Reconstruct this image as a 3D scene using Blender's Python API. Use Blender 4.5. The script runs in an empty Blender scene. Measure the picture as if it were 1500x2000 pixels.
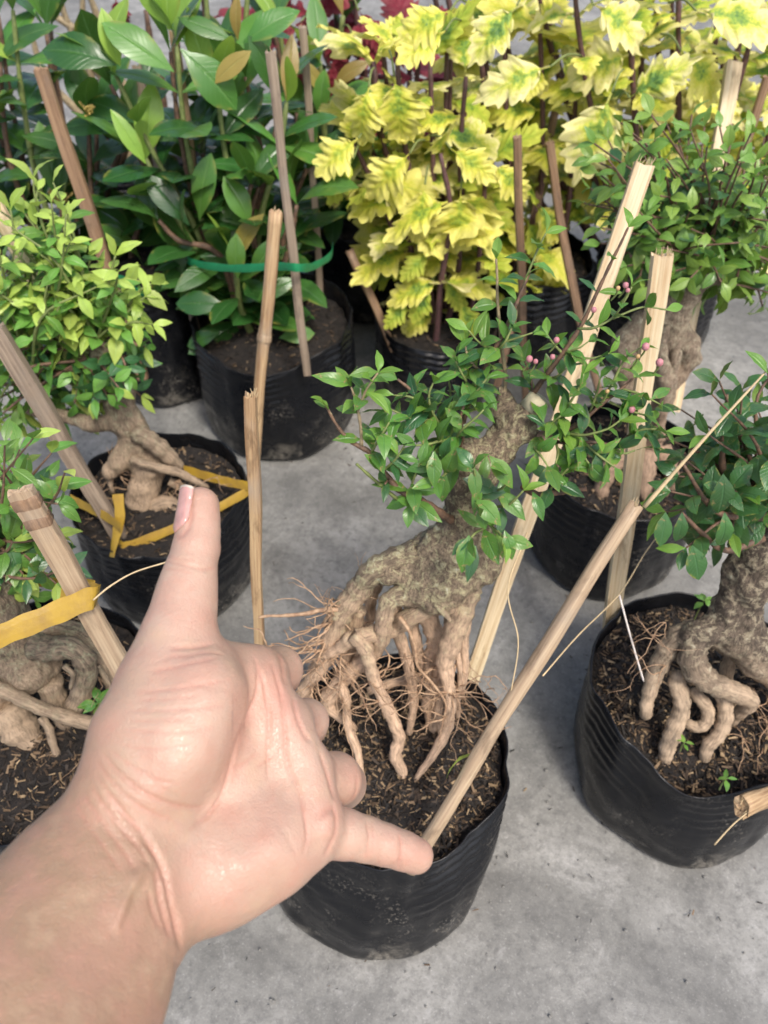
import bpy, bmesh, math, random
import numpy as np
from mathutils import Vector, Matrix, Euler

# ---------------------------------------------------------------- camera, sky, sun, exposure
SC = bpy.context.scene
COL = SC.collection
FPX, PITCH, CAM_H = 1600.0, math.radians(47.0), 0.76
cam_d = bpy.data.cameras.new('camera')
cam_d.sensor_fit = 'HORIZONTAL'; cam_d.sensor_width = 36.0
cam_d.lens = 36.0 * FPX / 1500.0
cam_d.clip_start = 0.01; cam_d.clip_end = 200.0
cam_d.dof.use_dof = True; cam_d.dof.focus_distance = 0.43; cam_d.dof.aperture_fstop = 17.0
cam = bpy.data.objects.new('camera', cam_d); COL.objects.link(cam)
cam.location = (0, 0, CAM_H); cam.rotation_euler = (math.pi / 2 - PITCH, 0, 0)
SC.camera = cam

SUN_EL, SUN_AZ = math.radians(58), math.radians(150)     # azimuth clockwise from +Y
world = bpy.data.worlds.new('World'); SC.world = world; world.use_nodes = True
wn = world.node_tree.nodes; wl = world.node_tree.links
sky = wn.new('ShaderNodeTexSky'); sky.sky_type = 'NISHITA'; sky.sun_disc = False
sky.sun_elevation = SUN_EL; sky.sun_rotation = SUN_AZ
sky.air_density = 1.0; sky.dust_density = 4.0; sky.ozone_density = 0.6
bg = wn['Background']; bg.inputs['Strength'].default_value = 0.12
wl.new(sky.outputs[0], bg.inputs['Color'])
sun_d = bpy.data.lights.new('sun', 'SUN'); sun_d.energy = 1.5; sun_d.angle = math.radians(12)
sun_d.color = (1.0, 0.95, 0.88)
sun = bpy.data.objects.new('sun', sun_d); COL.objects.link(sun)
sd = Vector((math.sin(SUN_AZ) * math.cos(SUN_EL), math.cos(SUN_AZ) * math.cos(SUN_EL), math.sin(SUN_EL)))
sun.rotation_euler = sd.to_track_quat('Z', 'Y').to_euler()
SC.view_settings.view_transform = 'Standard'; SC.view_settings.look = 'None'
SC.view_settings.gamma = 1.0; SC.view_settings.use_curve_mapping = False
SC.view_settings.exposure = 1.06
SC.render.engine = 'CYCLES'
SC.cycles.use_denoising = True
SC.cycles.max_bounces = 8; SC.cycles.transparent_max_bounces = 8

RNG = random.Random(7)
NR = np.random.RandomState(11)
# ---------------------------------------------------------------- helpers
SN, CS = math.sin(PITCH), math.cos(PITCH)
CAMP = Vector((0, 0, CAM_H))
def ray(u, v):
    a = (u - 750) / FPX; b = (1000 - v) / FPX
    return Vector((a, CS + b * SN, -SN + b * CS))
def at_d(u, v, d): return CAMP + ray(u, v) * d
def at_z(u, v, z):
    r = ray(u, v); return CAMP + r * ((z - CAM_H) / r.z)
def at_y(u, v, y):
    r = ray(u, v); return CAMP + r * (y / r.y)
def plane(y0, z0, lean):
    """points of a plane that leans away from the viewer; returns (point, depth)"""
    def f(u, v, dy=0.0):
        r = ray(u, v)
        t = (y0 + dy + lean * (CAM_H - z0)) / (r.y - lean * r.z)
        return CAMP + r * t, t
    return f
def depth_of(p): return (Vector(p) - CAMP).dot(Vector((0, CS, -SN)))

def mesh_from(name, verts, faces, smooth=True):
    me = bpy.data.meshes.new(name)
    me.from_pydata([tuple(map(float, v)) for v in verts], [], [tuple(map(int, f)) for f in faces])
    if smooth: me.polygons.foreach_set('use_smooth', [True] * len(me.polygons))
    me.update()
    return me
def obj(name, me, mat=None, parent=None, loc=None):
    o = bpy.data.objects.new(name, me); COL.objects.link(o)
    if mat is not None and me is not None and not me.materials: me.materials.append(mat)
    if parent is not None:
        o.parent = parent
        if loc is None: o.location = -parent.location      # mesh given in world coordinates
    if loc is not None: o.location = loc
    return o
def empty(name, loc):
    o = bpy.data.objects.new(name, None); COL.objects.link(o); o.location = loc
    o.empty_display_size = 0.05
    return o
def tag(o, label=None, cat=None, group=None, kind=None):
    if label: o['label'] = label
    if cat: o['category'] = cat
    if group: o['group'] = group
    if kind: o['kind'] = kind
    return o

# -- value noise on numpy points
def _hash(ix, iy, iz, seed):
    n = (ix.astype(np.int64) * 374761393 + iy.astype(np.int64) * 668265263 + iz.astype(np.int64) * 2147483647 + seed * 1442695041) & 0xFFFFFFFF
    n = ((n ^ (n >> 13)) * 1274126177) & 0xFFFFFFFF
    n = (n ^ (n >> 16)) & 0xFFFFFFFF
    return n.astype(np.float64) / 4294967295.0 * 2 - 1
def vnoise(P, scale=1.0, seed=0):
    P = np.asarray(P, float) * scale
    i = np.floor(P).astype(np.int64); f = P - i; f = f * f * (3 - 2 * f)
    r = 0
    for dx in (0, 1):
        wx = f[:, 0] if dx else 1 - f[:, 0]
        for dy in (0, 1):
            wy = f[:, 1] if dy else 1 - f[:, 1]
            for dz in (0, 1):
                wz = f[:, 2] if dz else 1 - f[:, 2]
                r = r + wx * wy * wz * _hash(i[:, 0] + dx, i[:, 1] + dy, i[:, 2] + dz, seed)
    return r

# -- signed distance bodies
def sd_cone(P, a, b, r1, r2):
    """rounded cone between spheres (a,r1) and (b,r2)"""
    ba = b - a; l2 = float(ba @ ba) + 1e-12; rr = r1 - r2; a2 = l2 - rr * rr; il2 = 1.0 / l2
    if a2 <= 0:
        c, r = (a, r1) if r1 > r2 else (b, r2)
        return np.linalg.norm(P - c, axis=1) - r
    pa = P - a; y = pa @ ba; z = y - l2
    xv = pa * l2 - y[:, None] * ba[None, :]
    x2 = np.einsum('ij,ij->i', xv, xv)
    y2 = y * y * l2; z2 = z * z * l2
    k = np.sign(rr) * rr * rr * x2
    out = (np.sqrt(x2 * a2 * il2) + y * rr) * il2 - r1
    m = np.sign(z) * a2 * z2 > k
    out[m] = np.sqrt(x2[m] + z2[m]) * il2 - r2
    m2 = (~m) & (np.sign(y) * a2 * y2 < k)
    out[m2] = np.sqrt(x2[m2] + y2[m2]) * il2 - r1
    return out
def smin(a, b, k):
    h = np.maximum(k - np.abs(a - b), 0.0) / k
    return np.minimum(a, b) - h * h * k * 0.25
class Field:
    def __init__(s, lo, hi, h):
        s.lo = np.array(lo, float); s.h = h
        s.n = np.maximum(2, np.ceil((np.array(hi) - s.lo) / h).astype(int) + 1)
        s.f = np.full(tuple(s.n), 0.1, np.float32)
    def chain(s, pts, rad, k, target=None):
        for i in range(len(pts) - 1):
            s.cone(np.array(pts[i], float), np.array(pts[i + 1], float), rad[i], rad[i + 1], k)
    def cone(s, a, b, r1, r2, k):
        m = max(r1, r2) + max(k, 3 * s.h)
        i0 = np.clip(np.floor((np.minimum(a, b) - m - s.lo) / s.h).astype(int), 0, s.n - 1)
        i1 = np.clip(np.ceil((np.maximum(a, b) + m - s.lo) / s.h).astype(int) + 1, 1, s.n)
        if np.any(i1 <= i0): return
        g = np.stack(np.meshgrid(*[s.lo[d] + s.h * np.arange(i0[d], i1[d]) for d in range(3)], indexing='ij'), -1)
        v = sd_cone(g.reshape(-1, 3), a, b, r1, r2).reshape(g.shape[:3]).astype(np.float32)
        sl = tuple(slice(i0[d], i1[d]) for d in range(3))
        s.f[sl] = smin(s.f[sl], v, k)
    def mesh(s):
        F = s.f; S = F < 0
        n = np.array(F.shape) - 1
        cnt = np.zeros(tuple(n), np.int8)
        for dx in (0, 1):
            for dy in (0, 1):
                for dz in (0, 1):
                    cnt += S[dx:dx + n[0], dy:dy + n[1], dz:dz + n[2]]
        act = (cnt > 0) & (cnt < 8)
        idx = np.argwhere(act)
        vid = np.full(tuple(n), -1, np.int64); vid[act] = np.arange(len(idx))
        acc = np.zeros((len(idx), 3)); num = np.zeros(len(idx))
        for ax in range(3):
            o1, o2 = [d for d in range(3) if d != ax]
            for p in (0, 1):
                for q in (0, 1):
                    off = np.zeros(3, int); off[o1] = p; off[o2] = q
                    A = idx + off; B = A.copy(); B[:, ax] += 1
                    fa = F[A[:, 0], A[:, 1], A[:, 2]]; fb = F[B[:, 0], B[:, 1], B[:, 2]]
                    m = (fa < 0) != (fb < 0)
                    t = fa[m] / (fa[m] - fb[m])
                    c = off[None, :].repeat(m.sum(), 0).astype(float); c[:, ax] = t
                    acc[m] += c; num[m] += 1
        V = s.lo + s.h * (idx + acc / num[:, None])
        faces = []
        for ax in range(3):
            o1, o2 = (ax + 1) % 3, (ax + 2) % 3
            sl_a = [slice(None)] * 3; sl_b = [slice(None)] * 3
            sl_a[ax] = slice(0, -1); sl_b[ax] = slice(1, None)
            ch = S[tuple(sl_a)] != S[tuple(sl_b)]
            E = np.argwhere(ch)
            E = E[(E[:, o1] > 0) & (E[:, o2] > 0) & (E[:, o1] < n[o1]) & (E[:, o2] < n[o2])]
            ins = S[tuple(E.T)]
            def g(d1, d2):
                X = E.copy(); X[:, o1] -= d1; X[:, o2] -= d2
                return vid[X[:, 0], X[:, 1], X[:, 2]]
            q = np.stack([g(1, 1), g(0, 1), g(0, 0), g(1, 0)], 1)
            q[~ins] = q[~ins][:, ::-1]
            faces.append(q)
        return V, np.concatenate(faces)
def lap_smooth(V, Fq, it=2, w=0.5):
    e = np.concatenate([Fq[:, [0, 1]], Fq[:, [1, 2]], Fq[:, [2, 3]], Fq[:, [3, 0]]])
    e = np.concatenate([e, e[:, ::-1]])
    deg = np.bincount(e[:, 0], minlength=len(V))[:, None]
    for _ in range(it):
        s = np.stack([np.bincount(e[:, 0], V[e[:, 1], c], minlength=len(V)) for c in range(3)], 1)
        V = V + w * (s / np.maximum(deg, 1) - V)
    return V
def quad_normals(V, Fq):
    nrm = np.cross(V[Fq[:, 2]] - V[Fq[:, 0]], V[Fq[:, 3]] - V[Fq[:, 1]])
    N = np.stack([sum(np.bincount(Fq[:, k], nrm[:, c], minlength=len(V)) for k in range(4)) for c in range(3)], 1)
    return N / np.maximum(np.linalg.norm(N, axis=1, keepdims=True), 1e-12)

# -- tubes
def spline(pts, n):
    """Catmull-Rom through points of any dimension, n samples per span"""
    P = [np.array(p, float) for p in pts]
    if len(P) == 2: return np.array([P[0] + (P[1] - P[0]) * t for t in np.linspace(0, 1, n + 1)])
    P = [2 * P[0] - P[1]] + P + [2 * P[-1] - P[-2]]
    out = []
    for i in range(1, len(P) - 2):
        for t in np.arange(n) / n:
            a, b, c, d = P[i - 1], P[i], P[i + 1], P[i + 2]
            out.append(0.5 * (2 * b + (c - a) * t + (2 * a - 5 * b + 4 * c - d) * t * t + (3 * b - a - 3 * c + d) * t ** 3))
    out.append(P[-2]); return np.array(out)
def tube_geo(path, rad, seg=8, noise=0.0, nscale=120.0, seed=0, cap=True):
    """path (n,3), rad (n,) -> verts, faces of a closed tube"""
    path = np.asarray(path, float); n = len(path)
    T = np.gradient(path, axis=0); T /= np.maximum(np.linalg.norm(T, axis=1, keepdims=True), 1e-9)
    up = np.array([0, 0, 1.0]) if abs(T[0][2]) < 0.9 else np.array([1.0, 0, 0])
    N = np.cross(T[0], up); N /= np.linalg.norm(N)
    V = []
    ang = np.arange(seg) / seg * 2 * math.pi
    for i in range(n):
        N = N - T[i] * (N @ T[i]); N /= max(np.linalg.norm(N), 1e-9); B = np.cross(T[i], N)
        V.append(path[i] + rad[i] * (np.cos(ang)[:, None] * N + np.sin(ang)[:, None] * B))
    V = np.concatenate(V)
    if noise:
        c = np.repeat(path, seg, 0); d = V - c
        V = c + d * (1 + noise * (vnoise(V, nscale, seed) + 0.5 * vnoise(V, nscale * 2.3, seed + 1)))[:, None]
    F = []
    for i in range(n - 1):
        for j in range(seg):
            k = (j + 1) % seg
            F.append((i * seg + j, i * seg + k, (i + 1) * seg + k, (i + 1) * seg + j))
    if cap:
        F.append(tuple(range(seg))[::-1]); F.append(tuple((n - 1) * seg + j for j in range(seg)))
    return V, F
class Join:
    """collects several bits of geometry into one mesh"""
    def __init__(s): s.V = []; s.F = []; s.n = 0
    def add(s, V, F):
        s.V.append(np.asarray(V, float)); s.F += [tuple(i + s.n for i in f) for f in F]; s.n += len(V)
    def mesh(s, name, smooth=True): return mesh_from(name, np.concatenate(s.V), s.F, smooth)
# ---------------------------------------------------------------- materials
def new_mat(name):
    m = bpy.data.materials.new(name); m.use_nodes = True
    nt = m.node_tree; return m, nt, nt.nodes['Principled BSDF'], nt.nodes['Material Output']
class NT:
    def __init__(s, nt): s.nt = nt
    def n(s, t, **kw):
        x = s.nt.nodes.new('ShaderNode' + t)
        for k, v in kw.items():
            if k in x.inputs.keys(): x.inputs[k].default_value = v
            else: setattr(x, k, v)
        return x
    def l(s, a, b): s.nt.links.new(a, b)
    def noise(s, vec, scale, detail=4, rough=0.55, dist=0.0):
        x = s.n('TexNoise'); x.inputs['Scale'].default_value = scale; x.inputs['Detail'].default_value = detail
        x.inputs['Roughness'].default_value = rough; x.inputs['Distortion'].default_value = dist
        if vec is not None: s.l(vec, x.inputs['Vector'])
        return x.outputs['Fac']
    def ramp(s, fac, stops):
        x = s.n('ValToRGB'); cr = x.color_ramp
        while len(cr.elements) < len(stops): cr.elements.new(0.5)
        for e, (p, c) in zip(cr.elements, stops): e.position = p; e.color = (*c, 1) if len(c) == 3 else c
        s.l(fac, x.inputs[0]); return x.outputs['Color']
    def rampf(s, fac, lo, hi, a=0.0, b=1.0):
        x = s.n('MapRange'); x.inputs[1].default_value = lo; x.inputs[2].default_value = hi
        x.inputs[3].default_value = a; x.inputs[4].default_value = b; s.l(fac, x.inputs[0]); return x.outputs[0]
    def mix(s, fac, a, b, mode='MIX'):
        x = s.n('Mix', data_type='RGBA', blend_type=mode)
        for sock, val in ((x.inputs[0], fac), (x.inputs[6], a), (x.inputs[7], b)):
            if hasattr(val, 'is_linked'): s.l(val, sock)
            elif isinstance(val, (int, float)): sock.default_value = val
            else: sock.default_value = (*val, 1)
        return x.outputs[2]
    def math(s, op, a, b=0.0, c=0.0):
        x = s.n('Math', operation=op)
        for sock, val in zip(x.inputs, (a, b, c)):
            if hasattr(val, 'is_linked'): s.l(val, sock)
            else: sock.default_value = val
        return x.outputs[0]
    def bump(s, h, strength, dist, prev=None):
        x = s.n('Bump'); x.inputs['Strength'].default_value = strength; x.inputs['Distance'].default_value = dist
        s.l(h, x.inputs['Height'])
        if prev is not None: s.l(prev, x.inputs['Normal'])
        return x.outputs['Normal']
    def obj(s): return s.n('TexCoord').outputs['Object']
    def scaled(s, vec, sc):
        x = s.n('Mapping'); x.inputs['Scale'].default_value = sc; s.l(vec, x.inputs['Vector']); return x.outputs[0]

def mat_concrete():
    m, nt, p, out = new_mat('concrete'); t = NT(nt); v = t.obj()
    big = t.noise(v, 3.2, 6, 0.65, 0.6); mid = t.noise(v, 13, 7, 0.72, 0.5); fine = t.noise(v, 120, 5, 0.7); grit = t.noise(v, 520, 3, 0.6)
    c = t.ramp(big, [(0.34, (0.12, 0.118, 0.108)), (0.5, (0.21, 0.207, 0.192)), (0.64, (0.31, 0.305, 0.285))])
    c = t.mix(t.rampf(mid, 0.48, 0.66, 0, 0.7), c, (0.10, 0.099, 0.094))
    c = t.mix(t.rampf(mid, 0.44, 0.3, 0, 0.6), c, (0.36, 0.354, 0.337))
    c = t.mix(t.rampf(fine, 0.48, 0.7, 0, 0.65), c, (0.09, 0.089, 0.085))
    c = t.mix(t.rampf(grit, 0.56, 0.72, 0, 0.55), c, (0.1, 0.1, 0.095))
    c = t.mix(t.rampf(grit, 0.4, 0.26, 0, 0.5), c, (0.42, 0.41, 0.39))
    blot = t.noise(v, 42, 6, 0.75, 0.4)
    c = t.mix(t.rampf(blot, 0.5, 0.68, 0, 0.42), c, (0.085, 0.084, 0.08))
    c = t.mix(t.rampf(blot, 0.42, 0.3, 0, 0.45), c, (0.34, 0.335, 0.32))
    spot = t.noise(v, 33, 2, 0.5)
    c = t.mix(t.rampf(spot, 0.7, 0.76, 0, 0.45), c, (0.1, 0.098, 0.09))
    t.l(c, p.inputs['Base Color'])
    p.inputs['Roughness'].default_value = 0.72
    n = t.bump(mid, 0.35, 0.004); n = t.bump(fine, 0.5, 0.0012, n); n = t.bump(grit, 0.5, 0.0004, n)
    t.l(n, p.inputs['Normal']); return m
def mat_plastic():
    m, nt, p, out = new_mat('black_plastic'); t = NT(nt); v = t.obj()
    geo = t.n('NewGeometry'); sep = t.n('SeparateXYZ'); t.l(v, sep.inputs[0])
    low = t.rampf(sep.outputs[2], 0.0, 0.12, 1.0, 0.12)
    patch = t.noise(v, 18, 4, 0.6); speck = t.noise(v, 430, 2, 0.5); smear = t.noise(v, 60, 5, 0.65, 0.6)
    dust = t.math('MULTIPLY', t.rampf(speck, 0.57, 0.64), t.math('MULTIPLY', t.rampf(patch, 0.53, 0.72), low))
    film = t.math('MULTIPLY', t.rampf(smear, 0.5, 0.75, 0, 0.22), low)
    c = t.mix(film, (0.006, 0.0065, 0.008), (0.07, 0.067, 0.062))
    mud = t.math('MULTIPLY', t.rampf(t.noise(v, 38, 6, 0.72, 0.3), 0.52, 0.66, 0, 0.75), t.rampf(t.math('ADD', sep.outputs[2], t.rampf(patch, 0.3, 0.7, 0.02, -0.03)), 0.05, 0.0))
    c = t.mix(mud, c, (0.17, 0.155, 0.13))
    c = t.mix(dust, c, (0.34, 0.31, 0.26))
    t.l(c, p.inputs['Base Color'])
    p.inputs['Specular IOR Level'].default_value = 0.34
    t.l(t.rampf(smear, 0.3, 0.7, 0.22, 0.4), p.inputs['Roughness'])
    wr = t.noise(v, 26, 3, 0.5, 0.8)
    n = t.bump(wr, 0.3, 0.006); n = t.bump(smear, 0.15, 0.001, n)
    t.l(n, p.inputs['Normal']); return m
def mat_soil():
    m, nt, p, out = new_mat('soil'); t = NT(nt); v = t.obj()
    a = t.noise(v, 160, 6, 0.7); b = t.noise(v, 40, 4)
    c = t.ramp(a, [(0.35, (0.004, 0.003, 0.0025)), (0.58, (0.014, 0.010, 0.0075)), (0.78, (0.04, 0.028, 0.02))])
    t.l(c, p.inputs['Base Color']); p.inputs['Roughness'].default_value = 0.9
    t.l(t.bump(b, 0.8, 0.004, t.bump(a, 0.9, 0.002)), p.inputs['Normal']); return m
def mat_husk():
    m, nt, p, out = new_mat('husk'); t = NT(nt)
    g = t.n('NewGeometry')
    c = t.ramp(g.outputs['Random Per Island'], [(0.0, (0.006, 0.0045, 0.0035)), (0.48, (0.017, 0.012, 0.008)), (0.72, (0.06, 0.037, 0.021)), (0.88, (0.17, 0.11, 0.06)), (1.0, (0.33, 0.235, 0.13))])
    t.l(c, p.inputs['Base Color']); p.inputs['Roughness'].default_value = 0.75; return m
def mat_bark(name, lo_col, hi_col, dark, moss, z_lo, z_hi, mossy=0.4):
    """root wood below, lichened bark above"""
    m, nt, p, out = new_mat(name); t = NT(nt); v = t.obj()
    g = t.n('NewGeometry'); sep = t.n('SeparateXYZ'); t.l(g.outputs['Position'], sep.inputs[0])
    wob = t.noise(v, 30, 4)
    zz = t.math('ADD', sep.outputs[2], t.rampf(wob, 0.25, 0.75, -0.02, 0.02))
    f = t.rampf(zz, z_lo, z_hi)
    gr = t.n('Attribute', attribute_name='grain').outputs['Vector']
    fib = t.noise(t.scaled(gr, (1, 1, 0.16)), 620, 5, 0.75, 0.6); ringn = t.noise(t.scaled(gr, (0.5, 0.5, 1.5)), 380, 5, 0.7, 0.5)
    lich = t.noise(v, 150, 6, 0.75, 0.5); patch = t.noise(v, 55, 5, 0.65)
    low = t.mix(t.rampf(fib, 0.42, 0.62), lo_col, tuple(x * 0.5 for x in lo_col))
    low = t.mix(t.rampf(patch, 0.5, 0.72, 0, 0.6), low, tuple(min(1, x * 1.3) for x in lo_col))
    hi = t.mix(t.rampf(fib, 0.36, 0.6), hi_col, dark)
    hi = t.mix(t.math('MULTIPLY', t.rampf(patch, 0.44, 0.6), t.rampf(zz, z_hi, z_hi + 0.045, 0.2, 0.9)), hi, dark)
    hi = t.mix(t.math('MULTIPLY', t.rampf(lich, 0.5, 0.57), mossy), hi, moss)
    hi = t.mix(t.math('MULTIPLY', t.rampf(lich, 0.61, 0.66), mossy * 0.9), hi, (0.46, 0.46, 0.36))
    c = t.mix(f, low, hi)
    t.l(c, p.inputs['Base Color']); p.inputs['Roughness'].default_value = 0.82
    p.inputs['Specular IOR Level'].default_value = 0.25
    n = t.bump(fib, 0.8, 0.0012); n = t.bump(ringn, 0.6, 0.001, n); n = t.bump(lich, 0.6, 0.0012, n); n = t.bump(patch, 0.5, 0.004, n)
    t.l(n, p.inputs['Normal']); return m
def mat_stem(name, c1, c2):
    m, nt, p, out = new_mat(name); t = NT(nt); v = t.obj()
    a = t.noise(v, 220, 4, 0.6)
    t.l(t.mix(t.rampf(a, 0.4, 0.62), c1, c2), p.inputs['Base Color']); p.inputs['Roughness'].default_value = 0.65
    t.l(t.bump(a, 0.4, 0.001), p.inputs['Normal']); return m
def mat_bamboo(name, light, mid, dark, wear=(0.3, 0.27, 0.23)):
    m, nt, p, out = new_mat(name); t = NT(nt); v = t.obj()
    s1 = t.noise(t.scaled(v, (1, 1, 0.02)), 420, 4, 0.65); s2 = t.noise(t.scaled(v, (1, 1, 0.06)), 130, 3, 0.5, 0.4)
    pt = t.noise(t.scaled(v, (1, 1, 0.4)), 38, 4, 0.6)
    c = t.ramp(s1, [(0.3, dark), (0.48, mid), (0.66, light)])
    c = t.mix(t.rampf(s2, 0.45, 0.66, 0, 0.6), c, dark)
    c = t.mix(t.rampf(pt, 0.5, 0.72, 0, 0.6), c, wear)
    info = t.n('ObjectInfo'); off = t.n('VectorMath', operation='ADD'); t.l(v, off.inputs[0]); t.l(info.outputs['Location'], off.inputs[1])
    st = t.noise(t.scaled(off.outputs[0], (1, 1, 0.3)), 75, 5, 0.7, 0.4)
    c = t.mix(t.rampf(st, 0.55, 0.68, 0, 0.65), c, tuple(x * 0.55 for x in dark))
    c = t.mix(t.rampf(st, 0.42, 0.3, 0, 0.4), c, light)
    t.l(c, p.inputs['Base Color']); p.inputs['Roughness'].default_value = 0.62
    n = t.bump(s1, 0.6, 0.0015); n = t.bump(s2, 0.4, 0.002, n); t.l(n, p.inputs['Normal']); return m
def mat_leaf(name, a, b, vein, transl=(0.3, 0.45, 0.05), tw=0.22, rough=0.38, spec=0.5, spots=0.0, veins=9.0):
    m, nt, p, out = new_mat(name); t = NT(nt)
    uv = t.n('UVMap'); sep = t.n('SeparateXYZ'); t.l(uv.outputs[0], sep.inputs[0])
    info = t.n('ObjectInfo'); v = t.obj()
    rnd = info.outputs['Random']
    c = t.mix(rnd, a, b)
    r2 = t.math('FRACT', t.math('MULTIPLY', rnd, 17.31))
    hv = t.n('HueSaturation'); t.l(c, hv.inputs['Color']); t.l(t.rampf(r2, 0, 1, 0.72, 1.25), hv.inputs['Value']); t.l(t.rampf(t.math('FRACT', t.math('MULTIPLY', rnd, 41.7)), 0, 1, 0.485, 0.51), hv.inputs['Hue']); c = hv.outputs[0]
    blot = t.noise(v, 2.2, 3)
    c = t.mix(t.rampf(blot, 0.4, 0.7, 0, 0.45), c, tuple(x * 0.72 for x in a))
    ac = t.math('ABSOLUTE', t.math('SUBTRACT', sep.outputs[1], 0.5))
    w = t.math('SINE', t.math('MULTIPLY', t.math('SUBTRACT', sep.outputs[0], t.math('MULTIPLY', ac, 0.45)), veins * 6.283))
    side = t.rampf(w, 0.8, 1.0, 0, 0.2)
    c = t.mix(side, c, vein)
    c = t.mix(t.rampf(ac, 0.04, 0.012, 0, 0.6), c, vein)
    eg = t.math('MULTIPLY', t.rampf(t.noise(v, 3.4, 4, 0.7), 0.52, 0.66, 0, 0.75), t.rampf(t.math('ADD', ac, t.math('MULTIPLY', sep.outputs[0], 0.22)), 0.42, 0.62))
    c = t.mix(eg, c, (0.26, 0.24, 0.05))
    if spots:
        sp = t.noise(v, 7, 3, 0.6)
        c = t.mix(t.math('MULTIPLY', t.rampf(sp, 0.66, 0.7), spots), c, (0.3, 0.2, 0.09))
    t.l(c, p.inputs['Base Color'])
    p.inputs['Roughness'].default_value = rough; p.inputs['Specular IOR Level'].default_value = spec
    h = t.math('ADD', t.math('MULTIPLY', side, -1.0), t.rampf(ac, 0.07, 0.0, 0, -1.2))
    nb = t.bump(h, 0.35, 0.0025); t.l(nb, p.inputs['Normal'])
    tr = t.n('BsdfTranslucent'); t.l(t.mix(0.5, c, transl), tr.inputs['Color'])
    ms = t.n('MixShader'); ms.inputs[0].default_value = tw
    t.l(p.outputs[0], ms.inputs[1]); t.l(tr.outputs[0], ms.inputs[2]); t.l(ms.outputs[0], out.inputs['Surface'])
    return m
def mat_coleus(name, centre, middle, edge, pale, vein=(0.16, 0.03, 0.08)):
    m, nt, p, out = new_mat(name); t = NT(nt)
    uv = t.n('UVMap'); sep = t.n('SeparateXYZ'); t.l(uv.outputs[0], sep.inputs[0])
    info = t.n('ObjectInfo'); v = t.obj(); rnd = info.outputs['Random']
    ac = t.math('MULTIPLY', t.math('ABSOLUTE', t.math('SUBTRACT', sep.outputs[1], 0.5)), 2.0)
    uu = t.math('MULTIPLY', t.math('ABSOLUTE', t.math('SUBTRACT', sep.outputs[0], 0.32)), 1.25)
    mx = t.math('POWER', t.math('ADD', t.math('POWER', ac, 2.0), t.math('POWER', uu, 2.0)), 0.5)
    nz = t.noise(v, 5.0, 5, 0.7); nz2 = t.noise(v, 30, 3, 0.7)
    d = t.math('ADD', mx, t.rampf(nz, 0.3, 0.7, -0.28, 0.28))
    d = t.math('ADD', d, t.rampf(nz2, 0.3, 0.7, -0.16, 0.16))
    d = t.math('ADD', d, t.rampf(rnd, 0, 1, -0.06, 0.2))
    c = t.ramp(d, [(0.06, centre), (0.26, middle), (0.5, edge), (0.98, pale)])
    w = t.math('SINE', t.math('MULTIPLY', t.math('SUBTRACT', sep.outputs[0], t.math('MULTIPLY', ac, 0.2)), 7 * 6.283))
    c = t.mix(t.rampf(w, 0.86, 1.0, 0, 0.16), c, middle)
    c = t.mix(t.rampf(ac, 0.06, 0.02, 0, 0.5), c, middle)
    t.l(c, p.inputs['Base Color']); p.inputs['Roughness'].default_value = 0.55; p.inputs['Specular IOR Level'].default_value = 0.3
    t.l(t.bump(w, 0.3, 0.002), p.inputs['Normal'])
    tr = t.n('BsdfTranslucent'); t.l(c, tr.inputs['Color'])
    ms = t.n('MixShader'); ms.inputs[0].default_value = 0.3
    t.l(p.outputs[0], ms.inputs[1]); t.l(tr.outputs[0], ms.inputs[2]); t.l(ms.outputs[0], out.inputs['Surface'])
    return m
def mat_skin():
    m, nt, p, out = new_mat('skin'); t = NT(nt); v = t.obj()
    at = t.n('Attribute', attribute_name='tone'); pk = t.n('Attribute', attribute_name='pink')
    n1 = t.noise(v, 70, 5, 0.6); n2 = t.noise(v, 300, 4, 0.6)
    c = t.mix(at.outputs['Fac'], (0.28, 0.178, 0.11), (0.43, 0.295, 0.222))
    c = t.mix(t.rampf(t.noise(v, 24, 4, 0.6), 0.46, 0.66, 0, 0.42), c, (0.40, 0.22, 0.16))
    c = t.mix(t.rampf(n1, 0.45, 0.7, 0, 0.5), c, (0.40, 0.21, 0.155))
    c = t.mix(t.rampf(n1, 0.45, 0.25, 0, 0.5), c, (0.44, 0.315, 0.205))
    c = t.mix(t.math('MULTIPLY', pk.outputs['Fac'], 0.42), c, (0.41, 0.17, 0.125))
    c = t.mix(t.rampf(n2, 0.5, 0.7, 0, 0.12), c, (0.5, 0.2, 0.14))
    t.l(c, p.inputs['Base Color'])
    t.l(t.rampf(n2, 0.3, 0.7, 0.34, 0.5), p.inputs['Roughness']); p.inputs['Specular IOR Level'].default_value = 0.5
    p.inputs['Subsurface Weight'].default_value = 0.12; p.inputs['Subsurface Scale'].default_value = 0.006
    p.inputs['Subsurface Radius'].default_value = (1.0, 0.4, 0.22)
    vo = t.n('TexVoronoi', feature='DISTANCE_TO_EDGE'); vo.inputs['Scale'].default_value = 900
    t.l(t.scaled(v, (1, 0.55, 1)), vo.inputs['Vector'])
    vo2 = t.n('TexVoronoi', feature='DISTANCE_TO_EDGE'); vo2.inputs['Scale'].default_value = 520
    t.l(t.scaled(v, (0.45, 1, 1)), vo2.inputs['Vector'])
    nb = t.bump(t.rampf(vo2.outputs['Distance'], 0.0, 0.1), 0.13, 0.0005)
    nb = t.bump(t.rampf(vo.outputs['Distance'], 0.0, 0.12), 0.3, 0.0004, nb)
    nb = t.bump(n2, 0.25, 0.0008, nb)
    t.l(nb, p.inputs['Normal']); return m
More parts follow.
